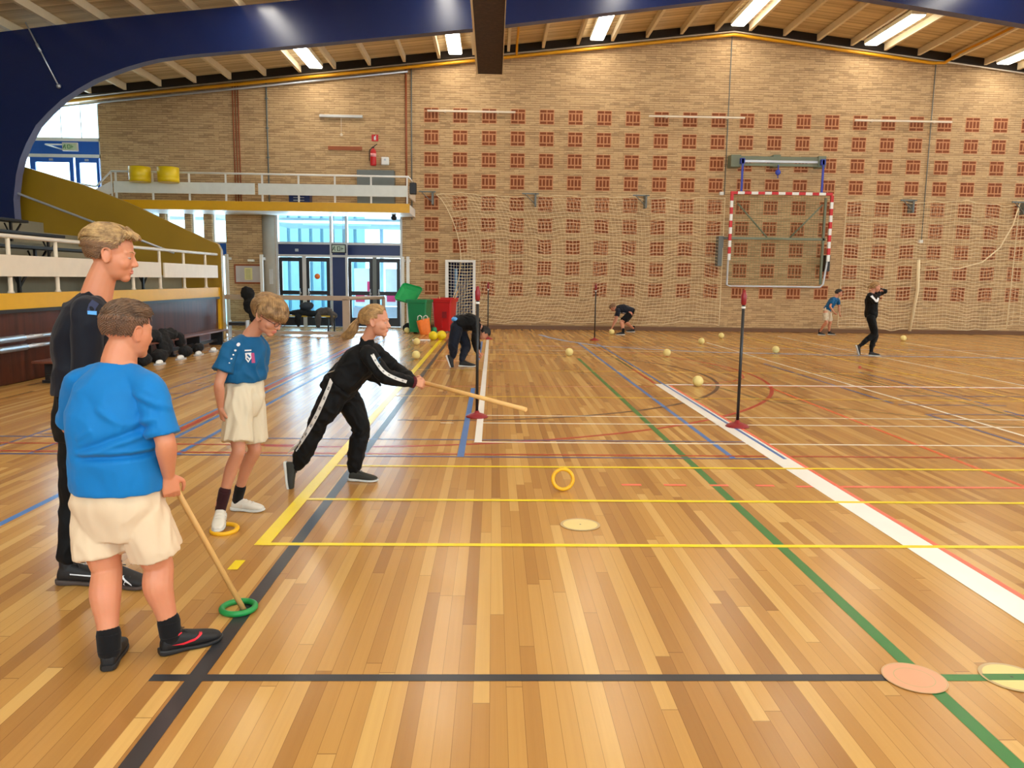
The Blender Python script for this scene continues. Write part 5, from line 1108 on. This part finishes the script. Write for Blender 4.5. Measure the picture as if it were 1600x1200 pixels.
# ---- boy with glasses, looking down
def glasses_boy():
    t = person('boy with glasses looking down, one white shoe on a yellow ring', 362, 812)
    Yc = 4.72; hf = V(.80,-.36,-.52); hu = V(.40,-.14,.9).normalized(); hc = at(420, 494, Yc-.03); nk = at(392, 524, Yc+.02)
    f = V(.80,-.60,0).normalized(); rt = V(-.60,-.80,0).normalized()
    pv = at(381, 624, Yc+.02); ch = at(382, 566, Yc+.02); SR_, SL = at(358, 548, Yc-.10), at(407, 552, Yc+.16)
    ER, WR = at(342, 600, Yc-.16), at(345, 638, Yc-.12); EL, WL = at(402, 592, Yc+.30), at(398, 628, Yc+.27)
    HR_, HL = at(372, 645, Yc-.06), at(392, 645, Yc+.09); KR, KL = at(372, 706, Yc-.12), at(397, 704, Yc+.10); SHR, SHL = (at(344, 792, 4.62)+V(.0,.035,-.065), V(.22,-1,-.2), .225, (0,-.2,1)), (fl(362, 797), V(1,-.12,0), .225); AR, AL = ank(*SHR), ank(*SHL)
    w_, d_ = (.09,.118,.110,.130,.118,.050), (.06,.08,.078,.092,.076,.046)
    bm = B(); head_shape(bm, hc, hf, hu, 1.0, nk, .044, .98); torso(bm, pv, ch, nk, rt, rt, 1, w_, d_, drop=.07)
    for S in (SL, SR_): limb(bm, [nk-Z*.02, nk.lerp(S, .6)-Z*.012, S], [.036,.04,.04])
    arm(bm, SR_, ER, WR, .80); arm(bm, SL, EL, WL, .80)
    hand(bm, WR, V(.12,0,-1), V(.8,.5,0), .82, 'R', (.6,.75,.85,.9), .7, .02); hand(bm, WL, V(0,0,-1), V(-.5,-.7,0), .8, 'L', (.6,.7,.8,.9), .5)
    leg(bm, HR_, KR, AR, V(.5,-.8,0), .88, .85); leg(bm, HL, KL, AL, V(.9,-.3,0), .88, .85)
    foot(bm, *SHL); foot(bm, *SHR)
    remesh('body', bm, SK2, t, .0048, 3)
    def mask(d):
        if d.z > .35: return 1
        if d.y < .45 and d.z > -.02: return 1
        if d.y < -.05 and d.z > -.68: return 1
        if d.y > .45 and d.z > .2: return 1
        return 0
    def flow(d):
        return V(d.x*.7+.12, .75 if d.y > -.2 else -.3, -.45 if d.z < .75 else -.05)
    def extra(bm, W, rnd):
        for k in range(170):
            a = rnd.uniform(-1.25, 1.25); sx, cy = math.sin(a), math.cos(a); p = V(.066*sx, .066*cy-.01, .100); L_ = rnd.uniform(.055,.075); q = V(.084*sx+.006, .094*cy-.005, .078); r_ = V(.088*sx+.012+rnd.uniform(-.006,.006), .108*cy-.004, .103-L_)
            tube(bm, cr([W(p), W(q), W(r_)], 4), [.0036]*4+[.003]*3+[.002,.0008], 5)
    hair(t, hc, hf, hu, 1.0, [HM], mask, flow, lambda d: .062 if d.z > .1 else .038, .10, 2000, rad=.0034, cap=lambda d: .014*max(0, min(1, d.z*.9+.5))+.004, seed=12, curl=.05, extra=extra, tall=.005)
    face_bits(t, hc, hf, hu, 1.0, IRN, HM); lips(t, hc, hf, hu, 1.0)
    r_, f_, u_ = basis(hf, hu); L = lambda x, y, z: hc+(r_*x+f_*y+u_*z)*1.0
    bm = B()
    for sx in (-1, 1):
        limb(bm, [L(sx*.031+.020*math.cos(a), .097, .001+.015*math.sin(a)) for a in [2*PI*k/12 for k in range(13)]], [.0013]*13, 2, 6, False); limb(bm, [L(sx*.051,.096,.004), L(sx*.072,.05,.006), L(sx*.082,-.005,.006)], [.0014]*3, 2, 6)
    limb(bm, [L(-.011,.098,.004), L(.011,.098,.004)], [.0013]*2, 2, 6); pmesh('glasses', bm, P('dark_red_frames', (70, 26, 26), .4), t)
    bm = B(); torso(bm, at(381, 582, Yc+.02), ch, nk+Z*.002, rt, rt, 1, (.140,.142,.140,.148,.130,.058), (.102,.104,.103,.108,.088,.055), .004, 0, .045)
    for S, E, fr in ((SL, EL, .62), (SR_, ER, .62)): e = S.lerp(E, fr); limb(bm, [nk-Z*.025, nk.lerp(S, .65)-Z*.006, S, S.lerp(E, .35), e], [.042,.048,.052,.056,.062], ball=False); sphere(bm, S, .052)
    sh = remesh('shirt', bm, CB2, t, .006, 2, wr(.014, 11, (1,1,.7), 9))
    nn = V(.7,-.75,.1).normalized(); u1 = V(.75,.65,0).normalized()
    bm = B(); o = at(393, 561, Yc-.15)
    patch(bm, sh, [(-.022,.030),(.022,.030),(.020,-.005),(0,-.03),(-.020,-.005)], o, V(.85,.5,0), Z, .003, 0, 2); patch(bm, sh, [(-.022,.040),(.022,.040),(.022,.048),(-.022,.048)], o, V(.85,.5,0), Z, .003, 0, 1)
    patch(bm, sh, [(-.006,.024),(.016,.004),(.010,-.004),(-.012,.016)], o, V(.85,.5,0), Z, .0045, 1, 1); patch(bm, sh, [(-.012,.004),(.006,-.012),(.002,-.018),(-.014,-.004)], o, V(.85,.5,0), Z, .0045, 1, 1)
    pmesh('chest_crest', bm, [WT, CB2], sh, t)
    bm = B(); patch(bm, sh, [(-.010,-.03),(.010,-.03),(.010,.03),(-.010,.03)], at(410, 562, Yc-.15), V(.75,.66,0), Z, .003, 0, 1); pmesh('chest_print', bm, P('red_print', (170, 60, 110), .6), sh, t)
    bm = B()
    for px, py, rr in ((366,541,.010),(363,549,.006),(360,556,.005),(358,562,.0045),(356,568,.004)): patch(bm, sh, [(rr*math.cos(a), rr*math.sin(a)) for a in [2*PI*k/10 for k in range(10)]], at(px, py, Yc-.2), V(1,.1,0), Z, .004, 0, 0)
    pmesh('sleeve_print', bm, WT, sh, t)
    bm = B(); torso(bm, pv+Z*.0, at(381, 600, Yc+.02), at(381, 590, Yc+.02), rt, rt, 1, (.10,.134,.128,.122,.11,.10), (.075,.1,.094,.09,.08,.075), .003, 0, .10)
    for H, K, dx in ((HR_, KR, -.008), (HL, KL, .0)): limb(bm, [H+Z*.17, H+Z*.07, H.lerp(K, .15)+V(dx*.5,0,0), H.lerp(K, .74)+V(dx,0,0)], [.05,.082,.088,.092], ball=False)
    remesh('shorts', bm, CW2, t, .006, 4, wr(.013, 13, (1,1,.28), 10))
    sock(t, AR-Z*.03, AR.lerp(KR, .26), .032, .037, MAR); sock(t, AL-Z*.03, AL.lerp(KL, .2), .032, .036, SOCK)
    shoe(t, None, *SHR[:3], [WSH, WSOLE, WSH], up=SHR[3], style='velcro')
    shoe(t, None, *SHL, [WSH, WSOLE, WSH], style='velcro')
glasses_boy()
# ---- girl in a black tracksuit pushing a ring
def tracksuit_girl():
    t = person('blond girl in black tracksuit leaning forward with a wooden stick', 515, 758)
    Yc = 5.60; hf = V(1,-.10,-.05); hu = V(.16,0,1).normalized(); hc = at(588, 503, Yc-.02); nk = at(570, 541, Yc)
    pv = at(530, 604, Yc); ch = at(561, 567, Yc); rt = V(.08,-1,0)
    SR_, SL = at(576, 556, Yc-.15), at(588, 551, Yc+.15); ER, WR = at(603, 588, Yc-.20), at(645, 597, Yc-.10); EL, WL = at(618, 578, Yc+.16), at(646, 593, Yc+.0)
    HR_, HL = at(526, 612, Yc-.08), at(540, 612, Yc+.09); KR, KL = at(493, 670, Yc-.10), at(563, 668, Yc+.10); SHR, SHL = (at(443, 722, 5.50), V(.16,-.10,-1), .225, (1,0,.16)), (fl(545, 751), V(1,-.10,0), .225); AR, AL = ank(*SHR), ank(*SHL)
    w_, d_ = (.10,.130,.108,.126,.115,.048), (.07,.088,.078,.092,.075,.044)
    bm = B(); head_shape(bm, hc, hf, hu, 1.0, nk, .043, .95); torso(bm, pv, ch, nk, rt, rt, 1, w_, d_, drop=.07)
    for S in (SL, SR_): limb(bm, [nk-Z*.02, nk.lerp(S, .6)-Z*.01, S], [.036,.04,.04])
    arm(bm, SR_, ER, WR, .85); arm(bm, SL, EL, WL, .85)
    hand(bm, WR, V(1,0,-.16), V(.1,.75,-.65), .86, 'R', (.75,.8,.85,.9), .8, .01); hand(bm, WL, V(1,-.05,-.2), V(0,-.7,-.4), .84, 'L', (.8,.85,.9,.95), .9, .01)
    leg(bm, HR_, KR, AR, V(.8,0,.5), .82, .8); leg(bm, HL, KL, AL, V(1,0,0), .82, .8); foot(bm, *SHL); foot(bm, *SHR)
    remesh('body', bm, SK2, t, .0048, 3)
    def mask(d):
        if d.z > .34 and d.y < .70: return 1
        if d.y < .38 and d.z > -.05: return 1
        if d.y < -.10 and d.z > -.55: return 1
        return 0
    def extra(bm, W, rnd):
        for k in range(190):
            a = rnd.uniform(0, 2*PI); q = rnd.uniform(0, 1)**.5; o = V(.020*q*math.cos(a), .0, .020*q*math.sin(a)); sp_ = rnd.uniform(.6, 1.3); L_ = rnd.uniform(.8, 1.05)
            pts = [V(0,-.098,.012)+o*.6, V(0,-.135,-.002)+o*1.2, V(0,-.172*L_,-.050)+o*1.7*sp_, V(0,-.205*L_,-.098)+o*1.6*sp_, V(.01*math.sin(k),-.245*L_,-.125)+o*1.1*sp_]
            tube(bm, cr([W(p) for p in pts], 3), [.0035]*9+[.003,.0022,.0016,.0008], 5)
    hair(t, hc, hf, hu, 1.0, [HG], mask, lambda d: V(-d.x*.2, -1, -.25-d.z*.2), lambda d: .075, .02, 1600, rad=.0030, cap=lambda d: .007, seed=20, curl=.04, extra=extra)
    bm = B(); r_, f_, u_ = basis(hf, hu); torus(bm, hc+(f_*-.112+u_*.008)*1.0, .020, .007, mat=Matrix((r_, u_, f_)).transposed()); pmesh('hair_tie', bm, HG, t)
    face_bits(t, hc, hf, hu, 1.0, IRB, HG); lips(t, hc, hf, hu, 1.0)
    bm = B(); torso(bm, at(540, 592, Yc), ch, nk, rt, rt, 1, (.158,.160,.148,.150,.130,.056), (.118,.120,.116,.118,.092,.054), .004, 0, .05)
    for S, E, W_ in ((SL, EL, WL), (SR_, ER, WR)): limb(bm, [nk-Z*.03, nk.lerp(S, .65)-Z*.004, S, S.lerp(E, .5), E, E.lerp(W_, .5), W_-V(.015,0,0)], [.048,.057,.062,.060,.056,.051,.038]); sphere(bm, S, .062)
    limb(bm, [nk-Z*.02, nk+(hc-nk)*.16], [.058,.054])
    # the open jacket front hangs down
    a, b, c_ = at(583, 575, Yc+.05), at(578, 590, Yc+.05), at(594, 602, Yc+.06); limb(bm, [a, at(586, 590, Yc+.06), c_], [.04,.028,.010]); limb(bm, [b, at(587, 594, Yc+.06), c_], [.035,.022,.008])
    ja = remesh('track_jacket', bm, CK, t, .006, 2, wr(.011, 11, (1,1,1), 14))
    bm = B(); ribbon(bm, ja, [at(578, 553, Yc-.3), at(587, 568, Yc-.3), at(600, 582, Yc-.3), at(616, 591, Yc-.3), at(632, 597, Yc-.3)], .022, V(0,-1,.12), .004, 0, 12, (2, 7)); pmesh('sleeve_tape', bm, [STP, STB], ja, t)
    bm = B(); patch(bm, ja, [(-.012,-.055),(.022,-.04),(.026,.05),(-.004,.06)], at(592, 556, Yc-.2), V(1,0,0), Z, .004, 0, 2); pmesh('undershirt', bm, CB2, t)
    bm = B(); torso(bm, pv, at(543, 588, Yc), at(550, 580, Yc), rt, rt, 1, (.14,.156,.14,.13,.12,.11), (.108,.122,.11,.1,.09,.08), .004, 0, .07)
    for H, K, A, r4 in ((HL, KL, AL, .050), (HR_, KR, AR, .048)): limb(bm, [H+(pv-H)*.4, H.lerp(K, .35), K, K.lerp(A, .45), K.lerp(A, .82), A], [.098,.090,.068,.066,.060,r4-.008])
    tr = remesh('track_trousers', bm, CK, t, .006, 2, wr(.015, 11, (1,1,.9), 15))
    bm = B(); ribbon(bm, tr, [at(516, 583, Yc-.3), at(505, 614, Yc-.3), at(490, 650, Yc-.3), at(472, 682, Yc-.3), at(452, 711, Yc-.3)], .030, V(0,-1,0), .004, 0, 14, (2, 6)); pmesh('leg_tape', bm, [STP, STB], tr, t)
    so, *_ = shoe(t, None, *SHR[:3], [OLSH, WSOLE, LACE], up=SHR[3])
    so, *_ = shoe(t, None, *SHL, [OLSH, WSOLE, LACE])
    bm = B(); d = (WR-ER).normalized(); a_, b_ = frame_of(d)
    for k in range(14):
        an = 2*PI*k/14; sphere(bm, WR+d*.006+(a_*math.cos(an)+b_*math.sin(an))*.031, .013, (1,1,1), 8, 6)
    pmesh('hair_scrunchie', bm, P('dark_red_velvet', (88, 16, 28), .9), t)
    g = (WR+WL)/2+V(.075,0,-.012); end = at(822, 640, 4.95); back = g - (end-g).normalized()*.10
    bm = B(); tube(bm, [back, end], .0145, 14); tag(obj('wooden_stick', bm, 'stick'), 'light wooden stick held out by the girl in the black tracksuit', 'stick')
tracksuit_girl()
# ---- the four farther children share a simpler build
def far_person(label, foot, Y, J, facing, look, s, tops, bottoms, hm, shoes, sleeves='long', legs='long', k=.95, vox=.009, hu=Z, extra=None, longhair=False, skin=None):
    t = person(label, *foot); J = {a: (at(*b) if len(b) == 3 else at(b[0], b[1], Y)) for a, b in J.items()}
    for q, (h, d, u) in zip('RL', shoes): J['A'+q] = ank(h, d, .24*k, u)
    f = Vector(facing).normalized(); rt = f.cross(Z).normalized(); bm = B(); sk = skin or SK2
    head_shape(bm, J['head'], look, hu, s, J['neck'], .045*s/.95); torso(bm, J['pelvis'], J['chest'], J['neck'], rt, rt, k*.80, (.10,.14,.13,.155,.145,.06), (.07,.095,.09,.11,.09,.05), drop=.05)
    for q in 'LR':
        arm(bm, J['S'+q], J['E'+q], J['W'+q], k*.88); d = (J['W'+q]-J['E'+q]).normalized(); hand(bm, J['W'+q], d, f if abs(f.dot(d)) < .8 else Z, k*.9, q, (.4,.5,.5,.6), .5)
        leg(bm, J['H'+q], J['K'+q], J['A'+q], f, k*(.78 if legs == 'long' else .92))
        limb(bm, [J['neck']-Z*.02, J['S'+q]], [.04*k,.045*k])
    remesh('body', bm, sk, t, vox, 1)
    hair(t, J['head'], look, hu, s, [hm], lambda d: 1 if (d.z > .3 or (d.y < .3 and d.z > -.1) or (d.y < -.1 and d.z > -.6)) else 0, lambda d: V(0,-.8,-.4), lambda d: .03, .1, 260, rad=.005, cap=lambda d: .008, seed=3)
    face_bits(t, J['head'], look, hu, s, IRN, hm)
    bm = B(); torso(bm, J['pelvis'].lerp(J['chest'], .12), J['chest'], J['neck'], rt, rt, k*.88, (.166,.17,.158,.17,.15,.06), (.12,.122,.12,.125,.1,.055), .01, 0, .05)
    for q in 'LR':
        S, E, W_ = J['S'+q], J['E'+q], J['W'+q]
        if sleeves == 'long': limb(bm, [J['neck']-Z*.02, S, S.lerp(E, .5), E, E.lerp(W_, .5), W_], [.045*k,.058*k,.055*k,.05*k,.045*k,.036*k])
        else: limb(bm, [J['neck']-Z*.02, S, S.lerp(E, .6)], [.045*k,.056*k,.060*k], ball=False)
    top = remesh(tops[0], bm, tops[1], t, vox, 1, wr(.012, 11, (1,1,1), s*10))
    bm = B(); torso(bm, J['pelvis'], J['pelvis'].lerp(J['chest'], .3), J['pelvis'].lerp(J['chest'], .4), rt, rt, k*.88, (.15,.166,.158,.15,.14,.13), (.11,.122,.115,.11,.1,.09), .008, 0, .07)
    for q in 'LR':
        H, K, A = J['H'+q], J['K'+q], J['A'+q]
        if legs == 'long': limb(bm, [H, H.lerp(K, .4), K, K.lerp(A, .4), A+Z*.01], [.09*k,.08*k,.070*k,.060*k,.043*k])
        else: limb(bm, [H, H.lerp(K, .4), H.lerp(K, .8)], [.088*k,.09*k,.088*k], ball=False)
    remesh(bottoms[0], bm, bottoms[1], t, vox, 1, wr(.012, 11, (1,1,.6), s*17))
    for (h, d, u) in shoes: shoe(t, .008, Vector(h), d, .24*k, [BLK, WSOLE, LACE], up=u)
    if legs != 'long':
        for q in 'LR': sock(t, J['A'+q]-Z*.03, J['A'+q]+Z*.05, .035*k, .038*k, SOCK)
    if extra: extra(t, J, top)
    return t
# bent over behind the nearest target pole
far_person('person in black bent over with head hanging behind the nearest black pole', (712, 573), 13.4, dict(head=(756,521), neck=(748,508), chest=(737,503), pelvis=(717,505), SR=(744,509,13.25), SL=(744,509,13.55), ER=(744,530,13.2), EL=(742,533,13.6), WR=(747,544,13.25), WL=(745,548,13.55),
    HR=(714,512,13.3), HL=(718,512,13.5), KR=(708,540,13.28), KL=(728,540,13.55), AR=(699,560,13.38), AL=(726,563,13.45)), (1,0,0), (.5,0,-1), .98, ('track_jacket', CK), ('track_trousers', cloth_mat('dark_navy_trousers', (14, 22, 38), .7)), HD,
    [(at(696, 556, 13.35)+V(0,0,0), V(.35,0,-.9), V(1,0,.3)), (fl(717, 573), V(1,-.1,0), Z)], k=1.26, hu=V(.9,0,.3), extra=lambda t, J, top: pmesh('shirt_edge', (lambda bm: (sphere(bm, at(712, 499, 13.36), .085, (.9,1.7,.6)), bm)[1])(B()), LB, t))
# crouching at the far wall
Yf = 22.35
far_person('person in black shorts bending to a ball at the far wall', (976, 522), Yf, dict(head=(958,481), neck=(963,483), chest=(972,482), pelvis=(986,487), SR=(966,485,22.5), SL=(966,485,22.2), ER=(961,500,22.5), EL=(963,500,22.15), WR=(957,511,22.45), WL=(957,511,22.15),
    HR=(985,491,22.5), HL=(984,491,22.2), KR=(975,502,22.5), KL=(971,504,22.1), AR=(984,516,22.6), AL=(970,520,22.0)), (-1,0,0), (-.6,0,-.9), .95, ('shirt', cloth_mat('dark_navy_shirt', (18, 22, 36), .7)), ('shorts', CK), HB2,
    [(fl(992, 519), V(-1,0,0), Z), (fl(976, 523.5), V(-1,-.1,0), Z)], 'short', 'short', 1.1, hu=V(-.7,0,.5), extra=lambda t, J, top: pmesh('shirt_number', (lambda bm: (patch(bm, top, [(-.10,-.025),(.10,-.025),(.10,.025),(-.10,.025)], at(978, 478, 22.3), V(1,0,0), V(0,-1,.3), .006, 0, 1, 1.0), patch(bm, top, [(-.06,-.02),(.06,-.02),(.06,.02),(-.06,.02)], at(967, 479, 22.3), V(1,0,0), V(0,-1,.3), .006, 0, 1, 1.0), bm)[2])(B()), WT, t))
Yg = 22.75
far_person('boy in blue shirt leaning forward before the far wall below the goal', (1292, 524), Yg, dict(head=(1311,458), neck=(1305,465), chest=(1301,471), pelvis=(1292,485), SR=(1301,469,22.6), SL=(1309,469,22.9), ER=(1297,479,22.5), EL=(1311,480,22.95), WR=(1303,488,22.5), WL=(1312,490,22.8),
    HR=(1290,489,22.65), HL=(1295,489,22.85), KR=(1291,504,22.6), KL=(1297,504,22.9), AR=(1283,519,22.75), AL=(1297,519,22.8)), (1,0,0), (1,-.25,-.15), .95, ('shirt', CB2), ('shorts', CW2), HD,
    [(fl(1278, 523.5), V(1,-.1,0), Z), (fl(1293, 523), V(1,-.2,0), Z)], 'short', 'short', .93)
Yh = 16.35
def hx(t, J, top):
    bm = B(); ribbon(bm, top, [J['SR']+V(-.01,-.2,0), J['SR'].lerp(J['ER'], .5)+V(0,-.2,0), J['ER']+V(0,-.2,.02), J['ER'].lerp(J['WR'], .45)+V(0,-.2,0)], .045, V(0,-1,0), .006, 0, 6); pmesh('sleeve_stripe', bm, WT, top, t)
    bm = B(); r_, f_, u_ = basis(V(1,-.1,-.1)); h = J['head']
    for k in range(60):
        rnd = random.Random(k); o = V(0, rnd.uniform(-.02,.02), rnd.uniform(-.02,.02)); limb(bm, [h+V(-.08,0,.02)+o*.6, h+V(-.13,0,.03)+o, h+V(-.16,0,-.01)+o*1.2], [.006,.005,.002], 3, 5, False)
    pmesh('ponytail', bm, HG, t)
far_person('person in black tracksuit at far right, hands raised to face', (1362, 556), Yh, dict(head=(1368,449), neck=(1362,459), chest=(1362,468), pelvis=(1361,492), SR=(1359,462,16.15), SL=(1364,462,16.55), ER=(1368,472,16.0), EL=(1383,455,16.5), WR=(1374,458,16.15), WL=(1373,453,16.4),
    HR=(1361,497,16.25), HL=(1362,497,16.45), KR=(1366,521,16.3), KL=(1367,524,16.45), AR=(1343,539,16.3), AL=(1361,549,16.4)), (1,0,0), (1,-.1,-.1), .98, ('track_jacket', CK), ('track_trousers', CK), HG,
    [(at(1336.5, 540, 16.3), V(.35,0,-.95), V(1,0,.3)), (fl(1357, 556), V(1,-.1,0), Z)], k=1.0, extra=hx)
for o in list(bpy.data.objects):
    if '_o' in o: del o['_o']
